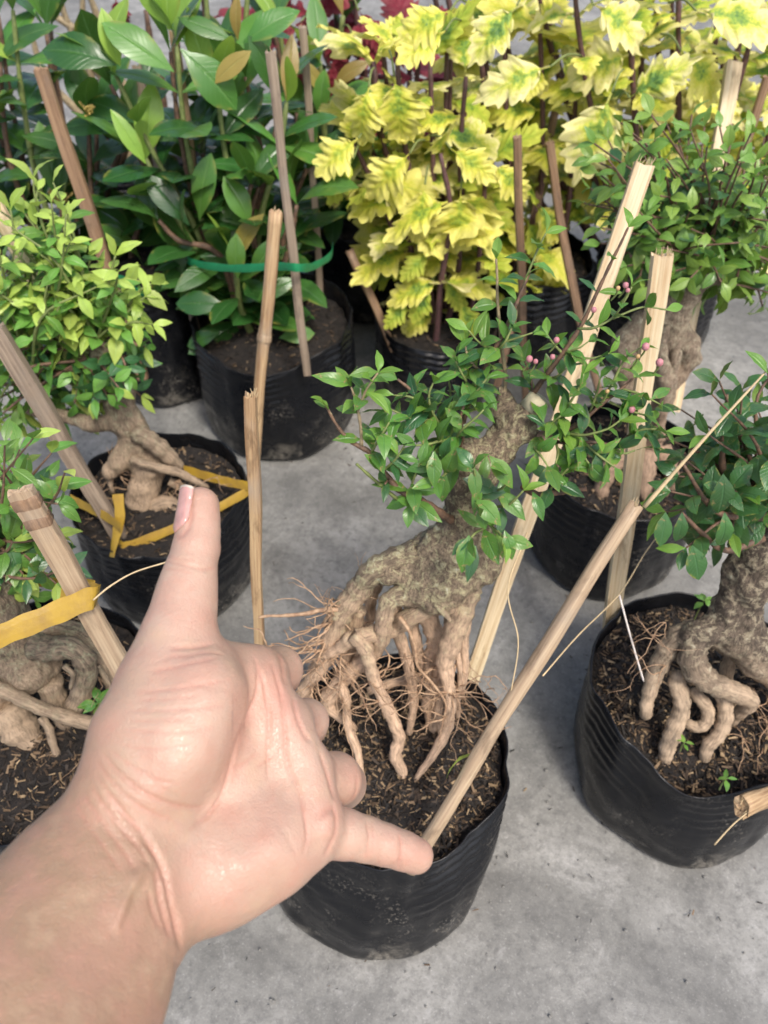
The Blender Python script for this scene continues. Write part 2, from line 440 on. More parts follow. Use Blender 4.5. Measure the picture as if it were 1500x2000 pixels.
def mat_simple(name, col, rough=0.5, sss=0.0):
    m, nt, p, out = new_mat(name); t = NT(nt); v = t.obj()
    a = t.noise(v, 150, 4)
    t.l(t.mix(t.rampf(a, 0.35, 0.7), col, tuple(x * 0.72 for x in col)), p.inputs['Base Color'])
    p.inputs['Roughness'].default_value = rough
    if sss: p.inputs['Subsurface Weight'].default_value = sss; p.inputs['Subsurface Scale'].default_value = 0.003
    return m
def mat_strap(name, col, dirt):
    m, nt, p, out = new_mat(name); t = NT(nt); v = t.obj()
    a = t.noise(v, 60, 5, 0.65); b = t.noise(v, 340, 3)
    c = t.mix(t.rampf(a, 0.42, 0.68, 0, 0.8), col, dirt)
    t.l(c, p.inputs['Base Color']); p.inputs['Roughness'].default_value = 0.4
    t.l(t.bump(b, 0.3, 0.0008), p.inputs['Normal'])
    tr = t.n('BsdfTranslucent'); t.l(c, tr.inputs['Color'])
    ms = t.n('MixShader'); ms.inputs[0].default_value = 0.35
    t.l(p.outputs[0], ms.inputs[1]); t.l(tr.outputs[0], ms.inputs[2]); t.l(ms.outputs[0], out.inputs['Surface'])
    return m

M = {}
M['concrete'] = mat_concrete(); M['plastic'] = mat_plastic(); M['soil'] = mat_soil(); M['husk'] = mat_husk()
M['bark_main'] = mat_bark('bark_main', (0.60, 0.415, 0.28), (0.29, 0.225, 0.15), (0.085, 0.063, 0.045), (0.34, 0.31, 0.18), 0.215, 0.29, 0.75)
M['bark_right'] = mat_bark('bark_right', (0.47, 0.35, 0.24), (0.17, 0.132, 0.095), (0.045, 0.035, 0.028), (0.36, 0.31, 0.21), 0.16, 0.225, 0.55)
M['bark_back'] = mat_bark('bark_back', (0.32, 0.22, 0.15), (0.30, 0.235, 0.17), (0.10, 0.075, 0.055), (0.32, 0.29, 0.2), 0.17, 0.26, 0.5)
M['bark_left'] = mat_bark('bark_left', (0.36, 0.265, 0.18), (0.24, 0.185, 0.13), (0.06, 0.047, 0.035), (0.2, 0.21, 0.13), 0.16, 0.24, 0.5)
M['root_fine'] = mat_stem('root_fine', (0.42, 0.28, 0.17), (0.26, 0.155, 0.09))
M['twig'] = mat_stem('twig', (0.15, 0.085, 0.05), (0.07, 0.042, 0.028))
M['twig_green'] = mat_stem('twig_green', (0.17, 0.21, 0.06), (0.12, 0.15, 0.045))
M['twig_pale'] = mat_stem('twig_pale', (0.3, 0.24, 0.14), (0.2, 0.15, 0.085))
M['stem_purple'] = mat_stem('stem_purple', (0.12, 0.055, 0.055), (0.075, 0.04, 0.035))
M['cut_wood'] = mat_simple('cut_wood', (0.46, 0.41, 0.27), 0.8)
M['callus'] = mat_simple('callus', (0.36, 0.22, 0.16), 0.8)
M['bamboo_fresh'] = mat_bamboo('bamboo_fresh', (0.50, 0.36, 0.20), (0.36, 0.235, 0.125), (0.19, 0.105, 0.05))
M['bamboo_pale'] = mat_bamboo('bamboo_pale', (0.66, 0.55, 0.36), (0.56, 0.44, 0.27), (0.38, 0.25, 0.13), (0.45, 0.40, 0.28))
M['bamboo_brown'] = mat_bamboo('bamboo_brown', (0.34, 0.22, 0.125), (0.25, 0.15, 0.085), (0.14, 0.08, 0.045), (0.22, 0.17, 0.13))
M['bamboo_grey'] = mat_bamboo('bamboo_grey', (0.34, 0.27, 0.2), (0.25, 0.19, 0.135), (0.13, 0.095, 0.07), (0.2, 0.18, 0.15))
M['bamboo_dirty'] = mat_bamboo('bamboo_dirty', (0.46, 0.35, 0.23), (0.36, 0.26, 0.165), (0.25, 0.17, 0.105), (0.24, 0.205, 0.165))
M['fibre'] = mat_simple('fibre', (0.55, 0.42, 0.24), 0.6)
M['leaf_main'] = mat_leaf('leaf_main', (0.065, 0.18, 0.028), (0.12, 0.26, 0.04), (0.10, 0.24, 0.085), rough=0.33, spots=0.8)
M['leaf_main_dark'] = mat_leaf('leaf_main_dark', (0.026, 0.095, 0.032), (0.045, 0.135, 0.04), (0.07, 0.17, 0.08), rough=0.32, spots=0.3)
M['leaf_main_young'] = mat_leaf('leaf_main_young', (0.13, 0.30, 0.045), (0.19, 0.34, 0.05), (0.25, 0.42, 0.1), rough=0.38, tw=0.35)
M['leaf_bright'] = mat_leaf('leaf_bright', (0.34, 0.47, 0.08), (0.45, 0.56, 0.13), (0.42, 0.6, 0.18), (0.5, 0.65, 0.08), tw=0.35, rough=0.4)
M['leaf_bright_mid'] = mat_leaf('leaf_bright_mid', (0.10, 0.25, 0.045), (0.18, 0.36, 0.06), (0.25, 0.42, 0.12), tw=0.3, rough=0.36)
M['leaf_ixora'] = mat_leaf('leaf_ixora', (0.022, 0.085, 0.018), (0.045, 0.135, 0.028), (0.07, 0.16, 0.05), rough=0.27, spec=0.6, veins=11)
M['leaf_ixora_mid'] = mat_leaf('leaf_ixora_mid', (0.06, 0.175, 0.03), (0.10, 0.24, 0.04), (0.13, 0.26, 0.07), rough=0.3, spec=0.55, veins=11)
M['leaf_ixora_young'] = mat_leaf('leaf_ixora_young', (0.18, 0.36, 0.05), (0.26, 0.42, 0.06), (0.3, 0.48, 0.12), (0.45, 0.6, 0.06), tw=0.35, rough=0.36, veins=11)
M['leaf_ixora_orange'] = mat_leaf('leaf_ixora_orange', (0.30, 0.22, 0.05), (0.33, 0.28, 0.06), (0.36, 0.33, 0.12), (0.5, 0.4, 0.06), tw=0.3, rough=0.36, veins=11)
M['leaf_back'] = mat_leaf('leaf_back', (0.13, 0.26, 0.04), (0.25, 0.40, 0.07), (0.16, 0.3, 0.09), rough=0.38)
M['leaf_right'] = mat_leaf('leaf_right', (0.03, 0.10, 0.03), (0.06, 0.165, 0.04), (0.07, 0.17, 0.07), rough=0.3, spec=0.55, spots=0.6)
M['coleus_yellow'] = mat_coleus('coleus_yellow', (0.11, 0.22, 0.045), (0.35, 0.45, 0.05), (0.62, 0.61, 0.07), (0.80, 0.74, 0.2))
M['coleus_cream'] = mat_coleus('coleus_cream', (0.08, 0.18, 0.05), (0.22, 0.36, 0.06), (0.58, 0.60, 0.08), (0.82, 0.75, 0.34))
M['coleus_green'] = mat_coleus('coleus_green', (0.07, 0.15, 0.04), (0.20, 0.33, 0.04), (0.38, 0.48, 0.05), (0.52, 0.56, 0.08))
M['coleus_red'] = mat_coleus('coleus_red', (0.09, 0.014, 0.02), (0.18, 0.018, 0.03), (0.23, 0.028, 0.044), (0.24, 0.05, 0.06))
M['skin'] = mat_skin()
M['nail'] = mat_simple('nail', (0.56, 0.31, 0.27), 0.18, 0.2); M['nail_tip'] = mat_simple('nail_tip', (0.62, 0.52, 0.42), 0.3); M['thread_white'] = mat_simple('thread_white', (0.75, 0.68, 0.62), 0.4)
M['bud'] = mat_simple('bud', (0.45, 0.19, 0.21), 0.55, 0.2); M['bud_orange'] = mat_simple('bud_orange', (0.5, 0.32, 0.14), 0.5)
M['flower'] = mat_simple('flower', (0.42, 0.3, 0.08), 0.6)
M['strap_yellow'] = mat_strap('strap_yellow', (0.52, 0.34, 0.045), (0.36, 0.22, 0.05))
M['strap_green'] = mat_strap('strap_green', (0.02, 0.30, 0.12), (0.02, 0.2, 0.085))
# ---------------------------------------------------------------- ground
def build_ground():
    n = 80
    V = []; F = []
    xs = np.concatenate([[-60, -20, -8, -3], np.linspace(-1.4, 1.4, n), [3, 8, 20, 60]])
    ys = np.concatenate([[-60, -20, -6, -2], np.linspace(-0.6, 2.4, n), [4, 8, 20, 60]])
    P = np.array([(x, y, 0) for y in ys for x in xs], float)
    near = (np.abs(P[:, 0]) < 2) & (np.abs(P[:, 1]) < 3)
    P[:, 2] = np.where(near, -0.0012 + 0.001 * vnoise(P, 9, 3), -0.0012)
    w = len(xs)
    F = [(j * w + i, j * w + i + 1, (j + 1) * w + i + 1, (j + 1) * w + i) for j in range(len(ys) - 1) for i in range(w - 1)]
    o = obj('ground', mesh_from('ground', P, F), M['concrete'])
    tag(o, kind='structure')
build_ground()

# loose grit lying on the concrete
def build_grit():
    J = Join()
    ico = bmesh.new(); bmesh.ops.create_icosphere(ico, subdivisions=1, radius=1.0)
    IV = np.array([v.co[:] for v in ico.verts]); IF = [tuple(v.index for v in f.verts) for f in ico.faces]; ico.free()
    for _ in range(900):
        s = RNG.uniform(0.0006, 0.0017)
        p = (RNG.uniform(-0.45, 0.75), RNG.uniform(0.08, 1.3), s * 0.4)
        J.add(IV * np.array([s * RNG.uniform(.7, 1.5), s * RNG.uniform(.7, 1.5), s * 0.7]) + p, IF)
    tag(obj('grit', J.mesh('grit'), M['concrete_grit']), kind='stuff')
M['concrete_grit'] = mat_simple('concrete_grit', (0.2, 0.195, 0.18), 0.8)
build_grit()
def build_litter():
    rr = random.Random(5)
    cm = chip_mesh(260, lambda a: 1.0, lambda a, b: 0.0008, 77, 0.0015, 0.006)
    co = np.array([v.co[:] for v in cm.vertices]).reshape(-1, 8, 3); c = co.mean(1)
    for i in range(len(co)):
        px, py, r = rr.choice([(0, .3, .1), (.29, .37, .1), (.264, .65, .09), (-.145, .9, .1), (-.24, .61, .09), (-.30, .335, .115)])
        a = rr.uniform(0, 6.283); d = r + abs(rr.gauss(0.004, .05)); co[i] += (px + d * math.cos(a) - c[i, 0], py + d * math.sin(a) - c[i, 1], 0)
    cm.vertices.foreach_set('co', co.ravel()); cm.update()
    tag(obj('soil_crumbs', cm, M['husk']), kind='stuff')

# ---------------------------------------------------------------- nursery bags
POTS = {}
def chip_mesh(n, rfun, zfun, seed, lo=0.0026, hi=0.0085):
    rr = np.random.RandomState(seed)
    cube = np.array([(x, y, z) for x in (-1, 1) for y in (-1, 1) for z in (-1, 1)], float)
    cf = [(0, 1, 3, 2), (4, 6, 7, 5), (0, 4, 5, 1), (2, 3, 7, 6), (0, 2, 6, 4), (1, 5, 7, 3)]
    V = np.zeros((n * 8, 3)); F = []
    for i in range(n):
        a = rr.uniform(0, 2 * math.pi); q = math.sqrt(rr.uniform(0, 1)) * 0.97
        r = rfun(a) * q
        L = rr.uniform(lo, hi); W = L * rr.uniform(0.12, 0.34); H = W * rr.uniform(0.2, 0.5)
        E = Euler((rr.normal(0, 0.45), rr.normal(0, 0.4), rr.uniform(0, 6.28))).to_matrix()
        B = cube * (L / 2, W / 2, H / 2); B[cube[:, 0] > 0, 1] *= rr.uniform(0.2, 0.8)
        B[:, 2] += (B[:, 0] / L) ** 2 * L * rr.uniform(0, .5)
        x, y = r * math.cos(a), r * math.sin(a)
        V[i * 8:i * 8 + 8] = B @ np.array(E).T + (x, y, zfun(x, y) + rr.uniform(0, 0.003))
        F += [tuple(k + i * 8 for k in f) for f in cf]
    return mesh_from('husk_chips', V, F, False)
def pot(key, label, x, y, rb, rt, h, seed, sag=(), off=(0, 0), drop=0.018, chips=0, squash=1.0, squash_az=0.0, ribs=1.0, group='black nursery bags of potted plants', mound=0.006, tilt=None):
    n = 128
    root = empty('nursery_bag', (x, y, 0)); tag(root, label, 'plant pot', group)
    A = np.arange(n) / n * 2 * math.pi
    ca, sa = np.cos(A), np.sin(A)
    circ = np.stack([ca, sa], 1)
    def wob(z, amp, sc): return amp * vnoise(np.stack([ca * rt * sc, sa * rt * sc, np.full(n, z * sc * 0.35)], 1), 1.0, seed)
    rim = np.zeros(n); dr = np.zeros(n)
    for az, dz, d, wd in sag:
        g = np.exp(-((np.angle(np.exp(1j * (A - math.radians(az))))) / math.radians(wd)) ** 2)
        rim += dz * g; dr += d * g
    rim += wob(3.0, 0.003, 30)
    sq = 1 + (squash - 1) * np.cos(A - squash_az) ** 2
    foldn = vnoise(np.stack([ca * 2.2, sa * 2.2, np.zeros(n)], 1), 1.0, seed + 9)
    rows = []; ts = np.concatenate([np.linspace(0, 0.06, 4), np.linspace(0.09, 1, 74)])
    for t in ts:
        z = t * (h + rim)
        r = rb + (rt - rb) * t
        c = min(1.0, t / 0.07); r_round = r - 0.012 * (1 - math.sqrt(max(0, 1 - (1 - c) ** 2)))
        R = (r_round + wob(t * h, 0.0035, 26) + dr * t ** 2) * sq
        up = max(0.0, (t - 0.5) / 0.5)
        zz = t * h + 0.006 * vnoise(np.stack([ca * 3, sa * 3, np.zeros(n)], 1), 1.0, seed + 4)
        R = R + ribs * 0.0017 * np.sin(zz * 2 * math.pi / 0.0105) * up ** 0.6 * np.clip(foldn + 0.55, 0, 1)
        cre = 0.0022 * vnoise(np.stack([ca * 9, sa * 9, np.full(n, z * 9)], 1), 1.0, seed + 31) * min(1, t * 4) + 0.0012 * vnoise(np.stack([ca * 4 + z * 40, sa * 4 - z * 30, np.full(n, z * 60)], 1), 1.0, seed + 37)
        R = R + cre
        bul = 0.004 * math.sin(math.pi * min(1, t / 0.8)); R = R + bul
        rows.append(np.stack([R * ca + off[0] * t, R * sa + off[1] * t, z + 0.0005 * (t > 0)], 1))
    outer_top = rows[-1]
    cx, cy = off
    # rolled lip, then the inner side down to below the soil
    for k, (din, dz) in enumerate([(0.0006, 0.0007), (0.0014, 0.0004), (0.0019, -0.001), (0.002, -0.008), (0.0024, -0.02), (0.003, -0.045)]):
        rr_ = outer_top[:, :2] - (cx, cy); L = np.linalg.norm(rr_, axis=1, keepdims=True)
        q = np.concatenate([(cx, cy) + rr_ * (1 - din / L), (outer_top[:, 2] + dz)[:, None]], 1); rows.append(q)
    V = np.concatenate([np.array([[0, 0, 0.0005]])] + rows)
    F = [(0, 1 + (j + 1) % n, 1 + j) for j in range(n)]
    for i in range(len(rows) - 1):
        for j in range(n):
            k = (j + 1) % n
            F.append((1 + i * n + j, 1 + i * n + k, 1 + (i + 1) * n + k, 1 + (i + 1) * n + j))
    bag = obj('bag', mesh_from('bag', V, F), M['plastic'], root, (0, 0, 0))
    # soil surface
    lip = outer_top[:, :2] - (cx, cy); LR = np.linalg.norm(lip, axis=1)
    edge = h + np.minimum(rim, 0) - drop
    def rfun(a): return float(np.interp(a % (2 * math.pi), A, LR, period=2 * math.pi)) - 0.0035
    def zfun(px, py):
        px -= cx; py -= cy
        a = math.atan2(py, px); q = min(1, math.hypot(px, py) / max(rfun(a), 1e-4))
        e = float(np.interp(a % (2 * math.pi), A, edge, period=2 * math.pi))
        m = h - drop + mound
        return m + (e - m) * q ** 2
    SV = []; nr = 26
    for i in range(nr + 1):
        for j in range(n // 2):
            a = A[j * 2]; r = rfun(a) * i / nr
            SV.append((r * math.cos(a) + cx, r * math.sin(a) + cy, zfun(r * math.cos(a) + cx, r * math.sin(a) + cy)))
    SV = np.array(SV); SV[:, 2] += 0.003 * vnoise(SV, 75, seed + 20) + 0.002 * vnoise(SV, 230, seed + 21)
    m2 = n // 2
    SF = [(i * m2 + j, i * m2 + (j + 1) % m2, (i + 1) * m2 + (j + 1) % m2, (i + 1) * m2 + j) for i in range(nr) for j in range(m2)]
    obj('soil', mesh_from('soil', SV, SF), M['soil'], root, (0, 0, 0))
    if chips:
        cm = chip_mesh(chips, rfun, lambda a, b: zfun(a + cx, b + cy), seed + 5)
        hk = obj('husk', cm, M['husk'], root, (cx, cy, 0)); tag(hk, kind='stuff')
    POTS[key] = dict(x=x + cx, y=y + cy, rr=rt, h=h, root=root, soil=lambda X, Y: zfun(X - x, Y - y), r=rt)
    return root

pot('main', 'black nursery bag under the little finger holding the exposed-root bonsai', -0.006, 0.288, 0.097, 0.094, 0.137, 1, sag=[(275, -0.004, 0.002, 25), (312, -0.002, -0.004, 16), (250, -0.003, -0.002, 30)], off=(0.014, 0.026), chips=5200, ribs=1.3)
pot('right', 'black nursery bag at the right edge with a dented front rim', 0.281, 0.362, 0.094, 0.098, 0.132, 2, sag=[(258, -0.021, 0.0, 22), (228, -0.006, -0.004, 20), (306, 0.008, 0.003, 22)], off=(0.0, 0.02), chips=5200, ribs=0.5)
pot('back_right', 'black nursery bag behind the bonsai leaves with soil under a gnarled trunk', 0.264, 0.652, 0.086, 0.090, 0.140, 3, sag=[(270, -0.006, 0.002, 40)], off=(0.0, 0.01), chips=1400, ribs=0.7)
pot('middle', 'black ribbed nursery bag holding the glossy shrub with the green tape', -0.145, 0.895, 0.099, 0.104, 0.16, 4, sag=[(265, -0.02, 0.002, 40)], off=(0.0, 0.015), chips=700, ribs=1.6, drop=0.025)
pot('left_mid', 'black nursery bag behind the thumb with yellow straps over its soil', -0.240, 0.612, 0.088, 0.090, 0.140, 5, sag=[(270, -0.008, 0.002, 40)], off=(0.0, 0.0), chips=1300, ribs=0.8)
pot('left_front', 'black nursery bag at the left edge partly hidden by the wrist', -0.300, 0.335, 0.112, 0.114, 0.15, 6, sag=[(240, -0.004, 0.002, 40)], off=(0.0, 0.01), chips=3600, ribs=0.7)
pot('left_back', 'tall black nursery bag in the shade behind the light green bonsai', -0.318, 0.985, 0.078, 0.085, 0.20, 7, off=(-0.02, 0.02), chips=300, ribs=1.0)
pot('sleeve', 'narrow upright black bag between the two glossy shrubs', -0.290, 1.16, 0.055, 0.052, 0.25, 8, off=(-0.005, 0.03), chips=0, ribs=0.6)
pot('coleus_a', 'small black ribbed bag under the yellow foliage, thin stick leaning on its rim', 0.072, 0.965, 0.080, 0.084, 0.125, 9, sag=[(270, -0.008, 0, 40)], chips=500, ribs=1.5)
pot('coleus_b', 'black bag standing behind the ribbed bag of the glossy shrub', -0.035, 1.20, 0.085, 0.09, 0.15, 10, chips=300, ribs=1.2)
pot('coleus_c', 'black bag deep in the shade under the hanging yellow leaves', 0.215, 1.09, 0.085, 0.09, 0.14, 12, chips=300, ribs=1.2)
pot('coleus_d', 'black bag behind the gnarled trunk under the pale yellow foliage', 0.40, 1.07, 0.085, 0.09, 0.14, 13, chips=300, ribs=1.2)
pot('coleus_e', 'black bag of dark red foliage at the far back of the pots', 0.10, 1.42, 0.085, 0.09, 0.14, 14, chips=200, ribs=1.2)
pot('coleus_f', 'black bag at the far left back among bare brown stems', -0.45, 1.42, 0.085, 0.09, 0.15, 15, chips=200, ribs=1.2)
build_litter()
# ---------------------------------------------------------------- leaves
def leaf_geo(W, prof, fold, curl, nseg=7, wave=0.0, seed=0, lobes=None, twist=0.0):
    """unit-length leaf along +X; 4 strips across"""
    rr = random.Random(seed); V = []; UV = []
    for i in range(nseg + 1):
        t = i / nseg
        w = W * prof(t)
        dx = 0.0
        if lobes: w, dx = lobes(t, w)
        zc = curl * (t * t) * -1.0 + 0.06 * math.sin(t * math.pi)
        tw = twist * t
        for s in (-1, -0.5, 0, 0.5, 1):
            y = w * s; z = zc + fold * abs(y) - (0.5 * fold + 0.25) * abs(y) * abs(s) * (0.6 if fold > 0 else -0.2)
            if abs(s) == 1: z += wave * W * math.sin(t * 17 + seed + (0 if s > 0 else 1.7))
            x = t - (curl * t) ** 2 * 0.25 + (dx * abs(s) if lobes else 0)
            V.append((x, y * math.cos(tw) - (z - zc) * math.sin(tw), zc + (z - zc) * math.cos(tw) + y * math.sin(tw)))
            UV.append((t, 0.5 + 0.5 * s))
    F = []
    for i in range(nseg):
        for j in range(4):
            a = i * 5 + j; F.append((a, a + 5, a + 6, a + 1))
    return V, F, UV
def leaf_mesh(name, mat, *a, **k):
    V, F, UV = leaf_geo(*a, **k)
    me = mesh_from(name, V, F); me.materials.append(mat)
    ul = me.uv_layers.new(name='UVMap')
    for l in me.loops: ul.data[l.index].uv = UV[l.vertex_index]
    return me
def prof_ovate(t): return max(0.03 if t < 0.15 else 0.0, math.sin(math.pi * min(1, max(0, (t - 0.08) / 0.92)) ** 0.85) ** 0.9 * (1 - 0.25 * t)) if t < 1 else 0.0
def prof_ell(t): return max(0.03 if t < 0.12 else 0.0, math.sin(math.pi * min(1, max(0, (t - 0.05) / 0.95))) ** 0.8) if t < 1 else 0.0
def prof_obov(t): return max(0.03 if t < 0.12 else 0.0, math.sin(math.pi * min(1, max(0, (t - 0.05) / 0.95)) ** 1.15) ** 0.75) if t < 1 else 0.0
def variants(name, mat, W, prof, n=4, fold=(0.15, 0.6), curl=(-0.05, 0.35), wave=0.06, nseg=7, lobes=None, seed=0):
    rr = random.Random(seed + 5); out = []
    for i in range(n):
        out.append(leaf_mesh(name, mat, W * rr.uniform(0.88, 1.12), prof, rr.uniform(*fold), rr.uniform(*curl), nseg, wave, seed * 10 + i, lobes, rr.uniform(-0.35, 0.35)))
    return out
def coleus_lobes(k):
    def f(t, w):
        ph = (t * k) % 1.0
        tooth = (1 - abs(2 * ph - 1)) ** 0.8
        big = 0.60 + 0.40 * abs(math.sin(math.pi * t * 3.05 + 0.4)) ** 0.7
        return w * big * (0.80 + 0.28 * tooth), -0.03 + 0.08 * tooth + 0.05 * big
    return f
LV = {
    'main': variants('leaf', M['leaf_main'], 0.255, prof_ovate, 5, seed=1),
    'main_dark': variants('leaf', M['leaf_main_dark'], 0.25, prof_ovate, 4, seed=2),
    'main_young': variants('leaf', M['leaf_main_young'], 0.24, prof_ovate, 4, seed=3, fold=(0.3, 0.8)),
    'bright': variants('leaf', M['leaf_bright'], 0.25, prof_ovate, 5, seed=4),
    'bright_mid': variants('leaf', M['leaf_bright_mid'], 0.25, prof_ovate, 4, seed=5),
    'ixora': variants('leaf', M['leaf_ixora'], 0.215, prof_obov, 5, seed=6, fold=(0.1, 0.35), curl=(0.0, 0.3), wave=0.03, nseg=8),
    'ixora_mid': variants('leaf', M['leaf_ixora_mid'], 0.215, prof_obov, 4, seed=7, fold=(0.1, 0.4), curl=(0.0, 0.25), wave=0.03, nseg=8),
    'ixora_young': variants('leaf', M['leaf_ixora_young'], 0.19, prof_ell, 4, seed=8, fold=(0.2, 0.5), curl=(-0.1, 0.15), wave=0.02, nseg=8),
    'ixora_orange': variants('leaf', M['leaf_ixora_orange'], 0.18, prof_ell, 3, seed=9, fold=(0.2, 0.5), curl=(-0.1, 0.15), wave=0.02, nseg=8),
    'back': variants('leaf', M['leaf_back'], 0.25, prof_ovate, 4, seed=10),
    'right': variants('leaf', M['leaf_right'], 0.25, prof_ell, 5, seed=11, fold=(0.1, 0.45), wave=0.08),
    'cy': variants('leaf', M['coleus_yellow'], 0.45, prof_ovate, 6, seed=12, fold=(-0.1, 0.25), curl=(0.05, 0.4), wave=0.1, nseg=36, lobes=coleus_lobes(8)),
    'cc': variants('leaf', M['coleus_cream'], 0.45, prof_ovate, 4, seed=13, fold=(-0.1, 0.25), curl=(0.05, 0.4), wave=0.12, nseg=36, lobes=coleus_lobes(6.5)),
    'cg': variants('leaf', M['coleus_green'], 0.38, prof_ovate, 4, seed=14, fold=(-0.1, 0.25), curl=(0.05, 0.4), wave=0.1, nseg=36, lobes=coleus_lobes(8)),
    'cr': variants('leaf', M['coleus_red'], 0.38, prof_ovate, 4, seed=15, fold=(-0.1, 0.25), curl=(0.05, 0.4), wave=0.1, nseg=36, lobes=coleus_lobes(8)),
}
UPV = Vector((0, 0, 1))
def jit(v, s, rr): return v + Vector((rr.gauss(0, s), rr.gauss(0, s), rr.gauss(0, s)))
class Plant:
    def __init__(s, name, loc, label, cat, group=None, seed=0):
        s.root = empty(name, loc); tag(s.root, label, cat, group); s.leaves = []; s.rr = random.Random(seed)
    def part(s, name, me, mat, label=None, kind=None):
        o = obj(name, me, mat, s.root); tag(o, label, kind=kind); return o
    def leaf(s, kind, p, d, nrm, L):
        d = Vector(d).normalized(); nrm = Vector(nrm)
        nrm = (nrm - d * nrm.dot(d))
        if nrm.length < 1e-3: nrm = d.orthogonal()
        nrm.normalize(); y = nrm.cross(d)
        m = Matrix((d, y, nrm)).transposed().to_4x4()
        s.leaves.append((L, s.rr.choice(LV[kind]), Matrix.Translation(Vector(p) - s.root.location) @ m @ Matrix.Diagonal((L, L * s.rr.uniform(.82, 1.16), L * s.rr.uniform(.6, 1.5), 1)), Vector(p)))
    def twig(s, pts, r0, r1, mat, name='twig', seg=6, n=5, noise=0.12):
        P = spline(pts, n); R = np.linspace(r0, r1, len(P))
        R = R * (1 + 0.12 * np.sin(np.arange(len(P)) * 2.1))
        V, F = tube_geo(P, R, seg, noise, 260, s.rr.randint(0, 999))
        s.part(name, mesh_from(name, V, F), M[mat]); return P
    def pairs(s, P, t0, t1, n, L0, L1, kinds, spread=1.0, droop=0.2, tip=True, gap=0.0, up=0.55, var=(0.8, 1.15)):
        """opposite leaf pairs along path P between fractions t0..t1; kinds(i, n) -> leaf kind"""
        P = np.asarray(P); seglen = np.linalg.norm(np.diff(P, axis=0), axis=1); cum = np.concatenate([[0], np.cumsum(seglen)])
        az = s.rr.uniform(0, 6.28)
        for i in range(n):
            f = (t0 + (t1 - t0) * (i / max(1, n - 1))) * cum[-1]
            p = Vector([np.interp(f, cum, P[:, c]) for c in range(3)])
            q = Vector([np.interp(min(cum[-1], f + 0.004), cum, P[:, c]) - np.interp(max(0, f - 0.004), cum, P[:, c]) for c in range(3)])
            st = q.normalized() if q.length > 1e-6 else Vector((0, 0, 1))
            a = st.orthogonal().normalized(); b = st.cross(a)
            az += math.pi / 2 + s.rr.gauss(0, 0.25)
            L = (L0 + (L1 - L0) * (i / max(1, n - 1)))
            for sg in (1, -1):
                if gap and s.rr.random() < gap: continue
                o = (a * math.cos(az) + b * math.sin(az)) * sg
                last = tip and i == n - 1
                d = st * (1.1 if last else 0.4) + o * spread * (0.75 if last else 1.0) + Vector((0, 0, -droop))
                d = jit(d.normalized(), 0.14, s.rr)
                nr = jit(st * 0.7 + UPV * up + Vector((0, -0.25, 0.1)), 0.22, s.rr)
                s.leaf(kinds(i, n), p, d, nr, L * s.rr.uniform(*var))
    def done(s, limit=300):
        L = sorted(s.leaves, key=lambda x: -x[0] / max(0.1, depth_of(x[3])))
        for k, (sz, me, mx, p) in enumerate(L[:limit]):
            o = bpy.data.objects.new('leaf', me); COL.objects.link(o)
            o.parent = s.root; o.matrix_basis = mx
        rest = L[limit:]
        if rest:
            V = []; F = []; UV = []; mi = []; mats = []; n = 0
            for sz, me, mx, p in rest:
                if me.materials[0] not in mats: mats.append(me.materials[0])
                k = mats.index(me.materials[0])
                co = np.array([v.co[:] for v in me.vertices]); A = np.array(mx)
                V.append(co @ A[:3, :3].T + A[:3, 3])
                for pl in me.polygons: F.append(tuple(i + n for i in pl.vertices)); mi.append(k)
                ul = me.uv_layers[0].data
                UV += [tuple(ul[l].uv) for pl in me.polygons for l in pl.loop_indices]
                n += len(co)
            me = mesh_from('foliage', np.concatenate(V), F)
            for m in mats: me.materials.append(m)
            me.polygons.foreach_set('material_index', mi)
            ul = me.uv_layers.new(name='UVMap'); ul.data.foreach_set('uv', [c for uv in UV for c in uv])
            o = obj('foliage', me, None, s.root, (0, 0, 0)); tag(o, kind='stuff')
def gnarl(V, N, amp, seed, scales=((40, 1.0), (95, 0.5), (220, 0.3), (480, .15))):
    d = sum(w * vnoise(V, sc, seed + i) for i, (sc, w) in enumerate(scales))
    return V + N * (amp * d)[:, None]
def grain(me, G):
    a = me.attributes.new('grain', 'FLOAT_VECTOR', 'POINT'); a.data.foreach_set('vector', np.asarray(G, np.float32).ravel()); return me
def body(name, chains, h, k, amp, seed):
    """one continuous gnarled body out of chains of (point, radius)"""
    P = np.array([p for c in chains for p, r in c]); R = np.array([r for c in chains for p, r in c])
    f = Field((P - R[:, None]).min(0) - 0.01, (P + R[:, None]).max(0) + 0.01, h)
    for c in chains:
        f.chain([np.array(p) for p, r in c], [r for p, r in c], k)
    V, Q = f.mesh(); V = lap_smooth(V, Q, 3)
    V = gnarl(V, quad_normals(V, Q), amp, seed)
    return grain(mesh_from(name, V, Q), V * (1, 1, 0.8))
def px_chain(pl, pts):
    """(u, v, r_px[, dy]) -> [(world point, radius)]"""
    out = []
    for q in pts:
        p, t = pl(q[0], q[1], q[3] if len(q) > 3 else 0.0); out.append((np.array(p), q[2] * t / FPX))
    return out
ROOT_ENDS = []
